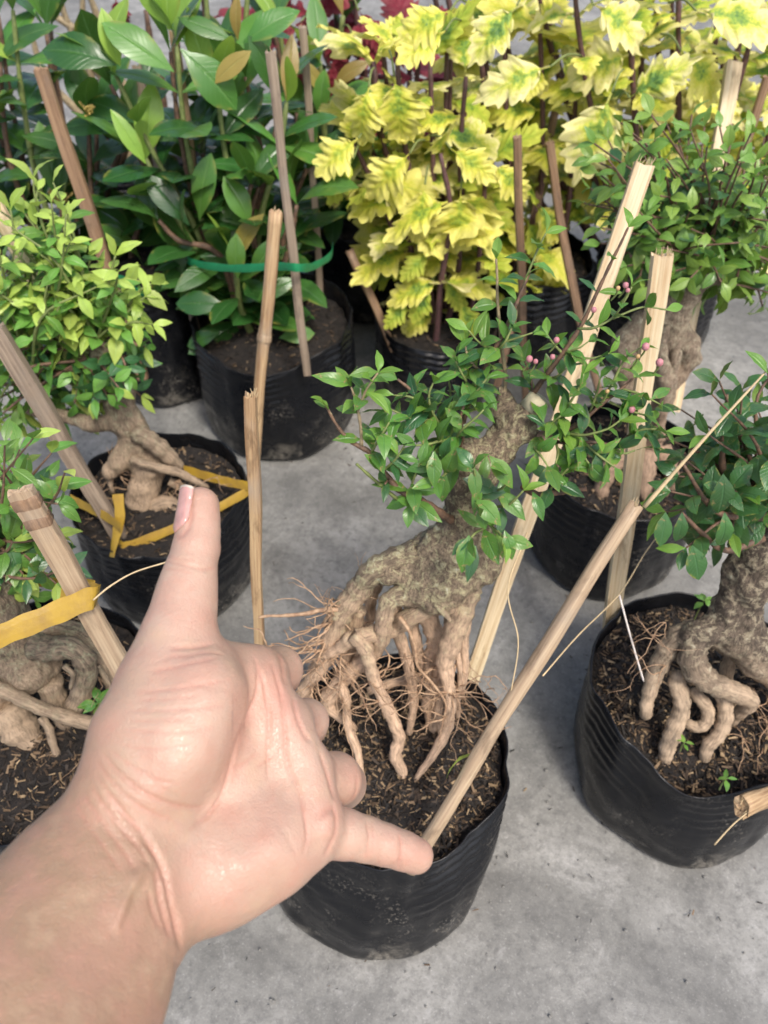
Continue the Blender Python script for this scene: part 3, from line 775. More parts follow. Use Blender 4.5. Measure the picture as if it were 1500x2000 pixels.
def root_part(plant, pl, pts, mat, name='root', seg=14, noise=0.14, n=7, label=None):
    c = px_chain(pl, pts)
    e, re_ = c[-1]
    pk = min(POTS.values(), key=lambda q: math.hypot(q['x'] - e[0], q['y'] - e[1]))
    zs = pk['soil'](e[0], e[1])
    if pts[-1][2] >= 4 and e[2] < zs + 0.06:
        if e[2] > zs:
            cp = np.array(CAMP); e2 = cp + (e - cp) * ((CAM_H - zs) / (CAM_H - e[2])); e2[2] = pk['soil'](e2[0], e2[1]) - 0.004
            if np.linalg.norm(e2 - e) > .003: c.append((e2, re_ * 1.1))
            e = e2
        c.append((e + np.array([0, 0.002, -0.014]), re_ * 1.1)); ROOT_ENDS.append((e, max(re_, .003), pk))
    P = spline([np.concatenate([p, [r]]) for p, r in c], n)
    k = np.arange(len(P)); R = P[:, 3] * (1 + 0.07 * np.sin(k * 1.3 + pts[0][0]) + 0.05 * np.sin(k * 2.9))
    V, F = tube_geo(P[:, :3], R, seg, noise, 110, plant.rr.randint(0, 999))
    cum = np.concatenate([[0], np.cumsum(np.linalg.norm(np.diff(P[:, :3], axis=0), axis=1))])
    an = np.tile(np.arange(seg) / seg * 2 * math.pi, len(P)); rm = float(R.mean())
    G = np.stack([np.cos(an) * rm + pts[0][0], np.sin(an) * rm, np.repeat(cum, seg)], 1)
    return plant.part(name, grain(mesh_from(name, V, F), G), M[mat], label)
def hair_roots(plant, starts, n, Lr, r, seed, droop=0.5, out=None, name='fine_roots'):
    """thin branching rootlets hanging off the thick roots: one part of kind stuff"""
    rr = random.Random(seed); J = Join()
    def grow(p, d, L, rad, lev):
        steps = max(4, int(L / 0.004)); P = [p]; q = Vector(p)
        for i in range(steps):
            d = (d + Vector((rr.gauss(0, .28), rr.gauss(0, .28), rr.gauss(0, .25) - droop * 0.12))).normalized()
            q = q + d * (L / steps); P.append(q.copy())
            if lev < 2 and rr.random() < 0.16:
                grow(q.copy(), (d + Vector((rr.gauss(0, .8), rr.gauss(0, .8), rr.gauss(0, .7)))).normalized(), L * rr.uniform(0.25, 0.55), rad * 0.6, lev + 1)
        V, F = tube_geo(np.array(P), np.linspace(rad, rad * 0.35, len(P)), 5, 0.2, 300, 1)
        J.add(V, F)
    for _ in range(n):
        p, dd = rr.choice(starts)
        d = Vector((rr.gauss(0, 1), rr.gauss(0, 1) - 0.2, rr.gauss(0, .5) - 0.2)) if dd is None else Vector(dd) + Vector((rr.gauss(0, .4), rr.gauss(0, .4), rr.gauss(0, .4)))
        grow(Vector(p), d.normalized(), rr.uniform(*Lr), r * rr.uniform(0.6, 1.5), 0)
    plant.part(name, J.mesh(name), M['root_fine'], kind='stuff')

# ---------------------------------------------------------------- the exposed-root bonsai in the middle
def build_main():
    pl = plane(0.325, 0.125, 0.33)
    P3 = lambda u, v, dy=0: pl(u, v, dy)[0]
    t = Plant('bonsai_tree', (0.012, 0.312, 0.125), 'bonsai with bare stilted roots, pink buds and a sawn stump, behind the open hand', 'bonsai tree', 'bonsai trees in bags', 21)
    ch = [
        [(862, 1120, 62), (880, 1070, 58), (905, 1025, 48), (915, 975, 41), (930, 925, 39), (955, 890, 36)],
        [(850, 1150, 48, -0.006), (868, 1165, 34, -0.006)],
        [(830, 1080, 40, .005), (790, 1105, 34, .004), (760, 1110, 28)],
        [(905, 1100, 45, -0.005), (940, 1110, 34, -0.004), (950, 1092, 28)],
        [(905, 1130, 36, -0.006), (918, 1152, 28)],
        [(880, 1140, 44, -0.012), (884, 1160, 26, -0.014)],
        [(820, 1140, 34, -.006), (790, 1165, 24, -.008)],
        [(950, 905, 36), (985, 870, 33), (1012, 830, 31), (1042, 797, 28)],
        [(935, 915, 36), (912, 890, 32), (890, 878, 27), (876, 872, 20)],
        [(1010, 850, 26, -.004), (1050, 858, 20, -.008), (1076, 856, 15, -.01)],
        [(995, 830, 22, .01), (985, 790, 20, .012), (980, 755, 11, .012)],
    ]
    t.part('trunk', body('trunk', [px_chain(pl, c) for c in ch], 0.0018, 0.005, 0.0042, 5), M['bark_main'])
    # pale sawn faces
    p, d = pl(1046, 791, 0); r = 24 * d / FPX
    ax = (P3(1046, 791) - P3(1000, 850)).normalized()
    V, F = tube_geo(np.array([p - ax * 0.006, p + ax * 0.0035, p + ax * 0.0048, p + ax * 0.0052]) + np.array([0, 0, 0.002]), np.array([r, r, r * 0.8, 0.001]), 18, 0.08, 150, 3)
    t.part('cut_face', mesh_from('cut_face', V, F), M['cut_wood'])
    V, F = tube_geo(np.array([P3(1058, 857, -.009), P3(1072, 856, -.012), P3(1086, 855, -.013)]), np.array([0.006, 0.0072, 0.004]), 12, 0.4, 200, 3)
    t.part('callus', mesh_from('callus', V, F), M['callus'])
    R = [
        [(812, 1080, 28), (756, 1098, 26, -.004), (722, 1122, 26, -.004), (697, 1158, 25), (668, 1195, 25), (655, 1235, 24), (640, 1275, 21), (612, 1320, 16), (585, 1362, 12, .005), (578, 1395, 10, .005)],
        [(795, 1160, 22, -.01), (762, 1172, 20, -.014), (750, 1208, 19, -.016), (747, 1241, 18, -.014), (728, 1275, 18, -.004), (693, 1306, 18, -.002), (660, 1338, 18, -.002), (640, 1372, 16, -.002), (665, 1402, 10, -.004), (690, 1420, 7)],
        [(850, 1178, 21, -.008), (803, 1203, 22, -.006), (766, 1226, 20, -.002), (722, 1240, 19, -.014), (695, 1245, 20, -.018)],
        [(690, 1240, 17, -.02), (713, 1266, 16, -.022), (723, 1300, 14.5, -.022), (735, 1338, 13.5, -.022), (754, 1376, 13.5, -.022), (770, 1412, 13.5, -.024), (780, 1442, 13, -.024), (772, 1474, 14, -.026), (785, 1505, 11, -.026), (790, 1530, 8, -.026)],
        [(690, 1245, 17, -.016), (668, 1262, 14, -.012), (642, 1276, 12, -.008), (630, 1282, 8, -.006)],
        [(662, 1335, 12, -.01), (677, 1362, 9, -.014), (678, 1395, 9, -.016), (682, 1427, 9, -.018), (697, 1460, 9, -.022), (703, 1500, 7.5, -.028), (711, 1540, 7, -.034), (718, 1590, 6, -.042), (718, 1612, 5, -.044)],
        [(800, 1180, 15, .03), (808, 1230, 13, .03), (818, 1279, 13, .028), (833, 1318, 12, .02), (846, 1358, 11, .012), (852, 1395, 9, .012)],
        [(920, 1125, 30), (915, 1150, 27, -.004), (902, 1195, 26, -.006), (884, 1246, 24, -.008), (870, 1290, 20, -.008), (874, 1330, 14, -.012), (880, 1372, 12.5, -.014), (872, 1425, 12, -.018), (846, 1474, 9, -.026), (822, 1507, 6.5, -.03), (812, 1522, 5, -.03)],
        [(825, 1180, 22, .02), (842, 1220, 20, .02), (850, 1255, 18, .02), (840, 1290, 14, .02), (838, 1330, 12, .02)],
        [(895, 1150, 8, .006), (880, 1180, 6.5, .01), (872, 1212, 6, .01), (876, 1232, 5, .01)],
        [(740, 1130, 13, .03), (724, 1176, 12, .035), (722, 1210, 11, .035), (700, 1260, 10, .04), (690, 1300, 9, .04)],
        [(888, 1260, 8, .004), (895, 1285, 6.5, 0), (899, 1320, 6, 0), (896, 1356, 5, 0), (893, 1400, 4, 0)],
        [(862, 1290, 14, .008), (854, 1330, 13, .01), (836, 1372, 13, .012), (842, 1412, 9, .012), (848, 1430, 7, .012)],
        [(720, 1350, 9, .03), (756, 1336, 9, .03), (803, 1328, 8, .03), (830, 1330, 6, .03)],
        [(866, 1300, 10, .0), (860, 1350, 9, 0), (856, 1400, 8, .0), (862, 1440, 5, 0)],
        [(770, 1170, 16, .005), (772, 1215, 14, .005), (786, 1260, 13, .008), (800, 1310, 12, .008), (808, 1370, 10, .006), (800, 1425, 7, .004)],
        [(700, 1190, 17, .01), (690, 1240, 16, .012), (676, 1290, 15, .014), (664, 1340, 12, .014), (655, 1390, 9, .014)],
        [(905, 1150, 16, .008), (912, 1200, 13, .01), (905, 1250, 11, .01), (908, 1300, 9, .008), (902, 1350, 7, .006)],
        [(604, 1330, 10, .01), (598, 1365, 8, .012), (590, 1400, 7, .012)],
    ]
    for pts in R: root_part(t, pl, [(q[0], q[1], q[2] * .94, *q[3:]) for q in pts], 'bark_main', noise=0.085)
    # rootlets
    st = []
    for u, v, dy in [(655, 1210, -.006), (640, 1250, -.006), (625, 1300, 0), (640, 1280, -.01), (660, 1345, -.01), (700, 1310, -.01), (720, 1320, -.02),
                     (740, 1370, -.026), (760, 1280, -.01), (690, 1330, -.012), (850, 1380, 0), (880, 1350, -.016), (890, 1300, 0), (870, 1400, -.02), (895, 1340, 0), (830, 1320, .0),
                     (650, 1180, -.006), (635, 1330, 0), (610, 1340, 0), (850, 1300, -.0), (745, 1300, .0), (665, 1280, -.014)]:
        st.append((P3(u, v, dy), None))
    hair_roots(t, st, 105, (0.02, 0.065), 0.0006, 3)
    st2 = [(P3(660, 1190, -.006), (-1, -.1, 0.05)), (P3(650, 1215, -.006), (-1, -.2, -0.1)), (P3(640, 1250, -.004), (-.9, -.3, -0.3)), (P3(635, 1290, -.004), (-.9, -.3, -.4)), (P3(630, 1270, -.01), (-.9, -.4, -.3))]
    hair_roots(t, st2, 16, (0.035, 0.075), 0.0009, 8, droop=0.1)
    V, F = tube_geo(spline([P3(668, 1190, -.004), P3(625, 1192, -.01), P3(600, 1198, -.012), P3(560, 1202, -.012), P3(525, 1203, -.012), P3(505, 1206, -.012)], 6), np.linspace(0.0022, 0.0009, 31), 7, 0.25, 250, 5)
    t.part('root', mesh_from('root', V, F), M['root_fine'])
    V, F = tube_geo(spline([P3(780, 1205, -.018), P3(795, 1225, -.024), P3(810, 1262, -.026), P3(815, 1300, -.024), P3(845, 1335, -.022), P3(870, 1372, -.024), P3(868, 1400, -.026)], 6), np.linspace(0.0016, 0.0007, 37), 7, 0.25, 250, 5)
    t.part('root', mesh_from('root', V, F), M['root_fine'])
    V, F = tube_geo(spline([P3(846, 1172, -.02), P3(862, 1190, -.024), P3(880, 1212, -.024)], 6), np.linspace(0.003, 0.002, 13), 7, 0.25, 250, 5)
    t.part('root', mesh_from('root', V, F), M['bark_main'])
    # branches: path px (u, v, dy), radius px start/end, leaf span, pairs, leaf px, material, leaf tone
    G = lambda i, n: t.rr.choice(['main', 'main', 'main_dark', 'main'])
    D = lambda i, n: t.rr.choice(['main_dark', 'main', 'main_dark'])
    Y = lambda i, n: 'main_young' if i >= n - 2 else t.rr.choice(['main', 'main_young'])
    T = lambda i, n: 'main_young' if i == n - 1 and t.rr.random() < .8 else t.rr.choice(['main', 'main', 'main_dark', 'main_young'])
    BR = [
        # long left branch and its shoots
        ([(884, 1018, -.01), (852, 996, -.025), (816, 974, -.03), (780, 957, -.032), (748, 921, -.032), (724, 886, -.03), (704, 873, -.03), (684, 861, -.03), (660, 834, -.03), (636, 792, -.03)], 8.5, 2.4, 0, 0, 0, 0, 'twig', T),
        ([(648, 812, -.03), (636, 790, -.03)], 2.4, 1.5, .6, 1.0, 1, 52, 'twig_pale', Y),
        ([(706, 870, -.03), (704, 830, -.03), (696, 788, -.03), (686, 756, -.03)], 4, 2.2, .15, 1.0, 4, 60, 'twig_pale', T),
        ([(700, 800, -.03), (716, 760, -.034), (738, 728, -.034)], 3, 2, .35, 1.0, 3, 56, 'twig_pale', Y),
        ([(776, 975, -.032), (732, 938, -.036), (696, 906, -.038)], 4, 2.6, 0, 0, 0, 0, 'twig_green', T),
        ([(746, 920, -.032), (770, 900, -.04), (790, 870, -.042)], 3, 1.8, .2, 1, 3, 58, 'twig_green', G),
        ([(800, 965, -.032), (808, 935, -.04), (820, 905, -.044)], 3, 1.8, .2, 1, 3, 62, 'twig_green', G),
        ([(724, 886, -.03), (745, 850, -.036), (760, 825, -.036)], 3, 1.8, .2, 1, 3, 60, 'twig_green', G),
        ([(815, 972, -.032), (800, 985, -.045)], 3, 2, .5, 1, 2, 56, 'twig', D),
        ([(760, 935, -.032), (752, 945, -.045)], 3, 2, .5, 1, 1, 50, 'twig', D),
        # from the left stub
        ([(880, 872, -.005), (872, 846, -.01), (848, 818, -.014), (820, 782, -.016), (798, 758, -.016), (776, 741, -.016)], 5.5, 2.4, .3, 1, 4, 60, 'twig', T),
        ([(848, 818, -.014), (820, 822, -.02), (790, 812, -.024), (764, 800, -.026)], 3.4, 2, .2, 1, 4, 60, 'twig_green', G),
        ([(862, 835, -.014), (842, 800, -.02), (838, 770, -.02), (846, 748, -.02)], 3.2, 2, .2, 1, 4, 56, 'twig_green', T),
        ([(885, 872, -.012), (862, 862, -.025), (836, 868, -.034), (812, 870, -.036)], 3.5, 2, .2, 1, 4, 60, 'twig_green', G),
        ([(890, 882, -.012), (872, 895, -.03), (850, 905, -.04)], 3, 2, .3, 1, 3, 64, 'twig_green', G),
        ([(895, 880, -.012), (905, 850, -.02), (900, 815, -.022), (908, 785, -.022)], 4, 2, .2, 1, 4, 58, 'twig', G),
        ([(893, 850, .01), (872, 810, .02), (880, 775, .02), (876, 740, .02)], 3, 2, .2, 1, 4, 54, 'twig_green', D),
        # long brown upright branch and neighbours
        ([(898, 850, 0), (920, 772, .0), (944, 724, 0), (972, 672, 0), (992, 632, 0), (1010, 590, 0), (1024, 556, 0), (1036, 528, 0)], 6, 2.4, 0.3, .95, 6, 58, 'twig', T),
        ([(1022, 562, 0), (1032, 532, 0), (1051, 486, 0), (1066, 456, 0)], 3, 1.8, .25, 1.0, 3, 58, 'twig_green', T),
        ([(985, 770, .012), (987, 730, .01), (978, 662, .01), (972, 590, .01), (971, 540, .01), (969, 506, .01)], 4.4, 2, 0.3, 1.0, 5, 52, 'twig_pale', T),
        ([(940, 728, 0), (915, 700, -.005), (908, 670, -.005)], 3, 2, .3, 1, 3, 60, 'twig_pale', T),
        ([(925, 770, 0), (905, 735, -.01), (890, 705, -.01)], 3, 2, .3, 1, 3, 56, 'twig_green', G),
        ([(965, 690, 0), (985, 670, -.01), (1000, 640, -.01)], 3, 2, .4, 1, 2, 56, 'twig_green', G),
        ([(912, 790, -.01), (935, 760, -.018), (950, 740, -.018)], 3, 2, .2, 1, 3, 56, 'twig_green', G),
        # right, tall leafy shoot past the pale stake
        ([(1020, 800, .01), (1060, 742, -.005), (1100, 689, -.012), (1137, 632, -.014), (1164, 576, -.014), (1190, 520, -.014), (1212, 476, -.014), (1227, 444, -.014)], 5.5, 1.9, .22, 1.0, 6, 58, 'twig', T),
        ([(1128, 642, -.014), (1160, 640, -.02), (1197, 620, -.02), (1222, 584, -.02), (1234, 560, -.02)], 3, 1.8, .4, 1, 3, 50, 'twig_green', T),
        ([(1098, 690, -.012), (1080, 670, -.012), (1070, 655, -.012)], 2.6, 1.6, .5, 1, 2, 48, 'twig_green', T),
        ([(1100, 690, -.012), (1130, 680, -.02), (1148, 668, -.02)], 2.6, 1.6, .3, 1, 2, 52, 'twig_green', G),
        ([(1040, 770, 0), (1036, 735, .01), (1025, 705, .01)], 3, 1.8, .3, 1, 3, 56, 'twig', G),
        ([(1060, 742, 0), (1088, 735, -.01), (1105, 720, -.01)], 3, 1.8, .3, 1, 3, 54, 'twig_green', G),
        ([(1078, 856, -.012), (1130, 827, -.02), (1175, 790, -.022), (1215, 758, -.022), (1238, 738, -.022)], 5.5, 2, .25, 1, 4, 56, 'twig', T),
        ([(1150, 812, -.02), (1165, 770, -.02), (1172, 740, -.02)], 3, 1.8, .4, 1, 3, 52, 'twig_green', G),
        ([(1078, 862, -.012), (1120, 866, -.024), (1160, 864, -.028), (1200, 868, -.03), (1228, 850, -.03)], 4.4, 2, .25, 1, 4, 58, 'twig', T),
        ([(1180, 866, -.028), (1215, 885, -.036), (1240, 880, -.036)], 3, 2, .4, 1, 2, 62, 'twig_green', G),
        ([(1130, 866, -.024), (1140, 890, -.036), (1150, 905, -.04)], 3, 2, .4, 1, 2, 62, 'twig_green', G),
        ([(1190, 785, -.022), (1225, 800, -.026), (1262, 812, -.026)], 3, 1.8, .4, 1, 3, 54, 'twig_green', T),
        ([(1197, 622, -.02), (1255, 600, -.02), (1300, 605, -.02)], 2.6, 1.6, .7, 1, 2, 54, 'twig_green', T),
        ([(1020, 950, -.01), (1051, 966, -.02), (1100, 960, -.026), (1145, 954, -.026)], 7, 5, 0, 0, 0, 0, 'twig', G),
        ([(1070, 962, -.02), (1090, 935, -.03), (1110, 915, -.034)], 3, 1.8, .3, 1, 3, 60, 'twig_green', G),
        ([(1060, 855, -.012), (1075, 830, -.02), (1095, 812, -.024)], 3, 1.8, .2, 1, 3, 54, 'twig_green', G),
        ([(1040, 870, -.02), (1060, 895, -.034), (1072, 915, -.038)], 3, 1.8, .4, 1, 2, 64, 'twig_green', G),
        ([(1078, 858, -.012), (1105, 800, -.02), (1130, 760, -.024), (1140, 730, -.024)], 3.4, 1.8, .25, 1, 4, 54, 'twig_green', T),
        ([(1100, 845, -.016), (1140, 850, -.03), (1185, 838, -.034), (1210, 822, -.034)], 3.2, 1.8, .25, 1, 4, 56, 'twig_green', T),
        ([(1140, 864, -.026), (1170, 890, -.04), (1200, 912, -.044)], 3, 1.8, .3, 1, 3, 58, 'twig_green', G),
        ([(1085, 862, -.014), (1090, 885, -.03), (1085, 905, -.036)], 3, 1.8, .4, 1, 2, 60, 'twig_green', G),
        ([(1215, 760, -.022), (1250, 770, -.03), (1290, 790, -.03)], 2.8, 1.6, .3, 1, 3, 52, 'twig_green', T),
        ([(1228, 850, -.03), (1262, 838, -.034), (1300, 842, -.034)], 2.8, 1.6, .3, 1, 3, 58, 'twig_green', T),
        ([(1100, 689, -.012), (1150, 700, -.02), (1190, 690, -.022)], 2.8, 1.6, .3, 1, 3, 52, 'twig_green', T),
        ([(1175, 790, -.022), (1200, 740, -.024), (1222, 700, -.024), (1250, 680, -.024)], 2.8, 1.6, .3, 1, 4, 50, 'twig_green', T),
        ([(880, 872, -.008), (900, 842, -.03), (930, 815, -.034), (945, 800, -.034)], 3, 1.8, .3, 1, 4, 52, 'twig_green', G),
        ([(848, 818, -.014), (830, 790, -.02), (800, 775, -.022), (770, 772, -.022)], 3, 1.8, .3, 1, 4, 54, 'twig_green', T),
        ([(972, 672, 0), (1010, 660, -.006), (1040, 650, -.008)], 2.8, 1.6, .4, 1, 2, 54, 'twig_green', G),
        ([(964, 690, 0), (935, 668, -.006), (915, 645, -.008)], 2.8, 1.6, .4, 1, 3, 56, 'twig_green', T),
        # low front shoots on the trunk
        ([(940, 950, -.03), (930, 935, -.05), (925, 915, -.055)], 3, 2, .3, 1, 2, 66, 'twig_green', G),
        ([(965, 960, -.03), (985, 950, -.05), (990, 925, -.055)], 3, 2, .3, 1, 2, 72, 'twig_green', G),
        ([(970, 990, -.03), (995, 985, -.045), (1022, 958, -.05)], 3, 2, .35, 1, 2, 66, 'twig_green', T),
        ([(950, 1030, -.035), (930, 1040, -.05), (920, 1050, -.055)], 3, 2, .3, 1, 2, 66, 'twig_green', G),
        ([(955, 1025, -.035), (975, 1040, -.05), (985, 1052, -.055)], 3, 2, .3, 1, 2, 60, 'twig_green', T),
        ([(925, 960, -.03), (935, 980, -.05), (938, 990, -.055)], 3, 2, .3, 1, 2, 62, 'twig_green', G),
        ([(875, 920, -.03), (860, 935, -.045), (852, 940, -.05)], 3, 2, .3, 1, 2, 62, 'twig_green', G),
    ]
    for pts, r0, r1, a, b, n, Lp, mat, kf in BR:
        q = [pl(*x) for x in pts]; d = q[0][1] / FPX
        P = t.twig([x[0] for x in q], r0 * d, r1 * d, mat, 'branch' if r0 > 4 else 'twig', 8 if r0 > 4 else 6)
        if n: t.pairs(P, max(.1, a - .1), b, n + (1 if n > 2 else 0), Lp * q[-1][1] / FPX * 1.16, Lp * q[-1][1] / FPX * 0.86, kf, droop=0.25, gap=0.08)
    for u, v, dy, L, du, dv, kd in [(848, 880, -.05, 74, 0, 60, 'main'), (956, 890, -.05, 82, 45, 60, 'main'), (925, 910, -.05, 70, 5, 60, 'main'), (930, 975, -.055, 70, 30, 30, 'main'),
                                    (916, 1045, -.055, 78, -10, 55, 'main'), (930, 1065, -.056, 76, -15, 60, 'main_dark'), (985, 1035, -.055, 66, 18, 60, 'main'), (1040, 960, -.05, 62, 15, 40, 'main'), (1068, 910, -.045, 66, 10, 20, 'main'),
                                    (688, 752, -.03, 82, -78, -22, 'main'), (738, 726, -.034, 60, -50, 5, 'main_young'), (800, 985, -.04, 60, 25, 30, 'main_dark')]:
        p, d = pl(u, v, dy); q, _ = pl(u + du, v + dv, dy - 0.008)
        t.leaf(kd, p, q - p, Vector((0, -.6, .75)), L * d / FPX)
    # buds
    ico = bmesh.new(); bmesh.ops.create_uvsphere(ico, u_segments=12, v_segments=8, radius=1.0)
    IV = np.array([v.co[:] for v in ico.verts]); IF = [tuple(v.index for v in f.verts) for f in ico.faces]; ico.free()
    for u, v, r, mt in [(1207, 563, 5.5, 'bud_orange'), (1222, 557, 7, 'bud'), (1226, 567, 5.5, 'bud'), (1160, 605, 6.5, 'bud'), (1087, 664, 7, 'bud'), (1079, 697, 6.5, 'bud'), (1034, 701, 8, 'bud'), (1046, 706, 6, 'bud'),
                        (1261, 677, 9, 'bud'), (1246, 696, 5.5, 'bud_orange'), (1288, 708, 9, 'bud'), (1234, 800, 8, 'bud'), (1186, 764, 5, 'bud_orange')]:
        p, d = pl(u, v, -0.03); rad = 0.85 * r * d / FPX
        pk, d2 = pl(u - 14, v + 24, -0.024)
        V, F = tube_geo(spline([pk, (Vector(pk) + Vector(p)) / 2 + Vector((0.001, 0, 0)), p], 4), np.full(9, 0.0006), 6)
        Jb = Join(); Jb.add(IV * (rad, rad, rad * 1.1) + np.array(p), IF)
        b = t.part('bud', Jb.mesh('bud'), M[mt])
        t.part('bud_stalk', mesh_from('bud_stalk', V, F), M['twig_green'])
    t.done()
build_main()

def crown(t, pl, anchors, tips, r0, mat, npairs, Lpx, kinds, t0=0.35, arch=0.02, droop=0.2, rend=1.6, young=None, gap=0.08, dyr=0.05):
    """shoots from anchor pixels to tip pixels on the tree's own plane, with depth scatter"""
    for (u, v) in tips:
        a = t.rr.choice(anchors); dy = t.rr.uniform(-dyr, dyr)
        p0, d0 = pl(a[0] + t.rr.uniform(-8, 8), a[1] + t.rr.uniform(-8, 8), 0); p2, d2 = pl(u, v, dy)
        mid = (p0 * 0.45 + p2 * 0.55) + Vector((t.rr.gauss(0, .008), t.rr.gauss(0, .008) , arch * t.rr.uniform(0.2, 1)))
        P = t.twig([p0, mid, p2], r0 * d0 / FPX, rend * d2 / FPX, mat)
        L = Lpx * 1.2 * d2 / FPX
        t.pairs(P, t0, 1.0, npairs, L * 1.05, L * 0.8, kinds, droop=droop, gap=gap)
def poly_samples(rr, poly, n, mind):
    """scatter points in a pixel polygon with a minimum spacing"""
    xs = [p[0] for p in poly]; ys = [p[1] for p in poly]; out = []
    def inside(x, y):
        c = False
        for i in range(len(poly)):
            x1, y1 = poly[i]; x2, y2 = poly[i - 1]
            if (y1 > y) != (y2 > y) and x < (x2 - x1) * (y - y1) / (y2 - y1) + x1: c = not c
        return c
    for _ in range(n * 60):
        if len(out) >= n: break
        x, y = rr.uniform(min(xs), max(xs)), rr.uniform(min(ys), max(ys))
        if inside(x, y) and all((x - a) ** 2 + (y - b) ** 2 > mind * mind for a, b in out): out.append((x, y))
    return out

# ---------------------------------------------------------------- right bonsai
def build_right():
    pl = plane(0.345, 0.13, 0.3); P3 = lambda u, v, dy=0: pl(u, v, dy)[0]
    t = Plant('bonsai_tree', (0.30, 0.36, 0.13), 'bonsai with a thick speckled trunk and looping roots at the right edge', 'bonsai tree', 'bonsai trees in bags', 33)
    ch = [[(1424, 1235, 46), (1436, 1195, 42), (1460, 1130, 41), (1490, 1070, 40), (1518, 1000, 38), (1530, 940, 32)],
          [(1424, 1225, 40), (1380, 1235, 30, -.005), (1350, 1242, 26, -.008), (1330, 1250, 22)],
          [(1450, 1230, 46, .0), (1480, 1270, 42, .0), (1530, 1300, 40, .005), (1560, 1340, 30)]]
    t.part('trunk', body('trunk', [px_chain(pl, c) for c in ch], 0.0018, 0.008, 0.0042, 15), M['bark_right'])
    for pts in [
        [(1362, 1230, 24), (1325, 1244, 22), (1297, 1280, 20), (1278, 1320, 17, -.003), (1266, 1360, 14, -.006), (1262, 1392, 12, -.008)],
        [(1370, 1240, 28, -.006), (1353, 1270, 28, -.012), (1357, 1302, 27, -.016), (1384, 1330, 24, -.018), (1418, 1346, 21, -.018), (1450, 1357, 19, -.016), (1466, 1372, 16, -.01), (1446, 1390, 13, .0), (1430, 1410, 10, .006)],
        [(1325, 1310, 14, 0), (1322, 1335, 18, -.006), (1331, 1362, 17, -.012), (1329, 1392, 16.5, -.014), (1317, 1424, 17, -.016), (1304, 1458, 16, -.018), (1299, 1480, 13, -.018)],
        [(1350, 1350, 11, 0), (1363, 1362, 12, -.006), (1380, 1380, 13, -.008), (1382, 1404, 12, -.01), (1367, 1420, 11, -.012), (1347, 1415, 10, -.008), (1340, 1408, 8, 0)],
        [(1412, 1352, 16, -.006), (1416, 1378, 15.5, -.01), (1415, 1408, 15, -.014), (1402, 1436, 14, -.018), (1384, 1456, 14, -.02), (1378, 1476, 11, -.02)],
        [(1470, 1280, 36, .0), (1500, 1300, 36, 0), (1540, 1340, 30, 0), (1550, 1400, 24, 0)],
        [(1440, 1270, 14, .02), (1425, 1290, 13, .02), (1420, 1330, 13, .02), (1440, 1380, 12, .02)],
    ]: root_part(t, pl, pts, 'bark_right', noise=0.1)
    st = [(P3(u, v, -.01), None) for u, v in [(1480, 1400), (1500, 1420), (1450, 1440), (1490, 1450), (1400, 1470), (1480, 1380), (1300, 1300), (1270, 1240), (1300, 1215)]]
    hair_roots(t, st, 40, (0.02, 0.055), 0.0004, 13, droop=0.3)
    tips = [(1300, 855), (1330, 800), (1390, 770), (1405, 745), (1450, 760), (1500, 730), (1480, 800), (1340, 900), (1310, 960), (1300, 1000), (1345, 990), (1340, 1070), (1380, 960), (1410, 1000), (1440, 890), (1430, 1040),
            (1460, 960), (1500, 880), (1500, 1000), (1400, 900), (1385, 850), (1470, 850), (1420, 960), (1550, 800), (1560, 900), (1360, 1040), (1450, 1020), (1490, 930), (1370, 910), (1530, 700), (1400, 1060), (1325, 930), (1480, 1040), (1440, 800), (1360, 860)]
    K = lambda i, n: 'main_young' if (i == n - 1 and t.rr.random() < 0.3) else 'right'
    crown(t, pl, [(1500, 1000), (1490, 1040), (1515, 960)], tips, 5.5, 'twig', 4, 60, K, t0=.5, arch=0.01, droop=0.3)
    for pts in [[(1490, 1050, -.02), (1420, 1075, -.03), (1370, 1040, -.035), (1330, 1000, -.035)], [(1500, 1010, -.02), (1400, 1000, -.03), (1330, 900, -.03)], [(1505, 960), (1420, 930), (1412, 860), (1420, 770)]]:
        q = [pl(*x) for x in pts]; t.twig([x[0] for x in q], 9 * q[0][1] / FPX, 3 * q[-1][1] / FPX, 'twig', 'branch', 8)
    # nibbled hanging leaves
    for u, v, L, du, dv in [(1352, 1065, 80, 15, 75), (1415, 1000, 85, 0, 70), (1412, 925, 95, 0, 85), (1300, 1000, 75, -10, 70), (1332, 1000, 70, -5, 60)]:
        p, d = pl(u, v, -.05); q, _ = pl(u + du, v + dv, -.055); t.leaf('right', p, q - p, Vector((0, -.7, .7)), L * d / FPX)
    t.done()
build_right()

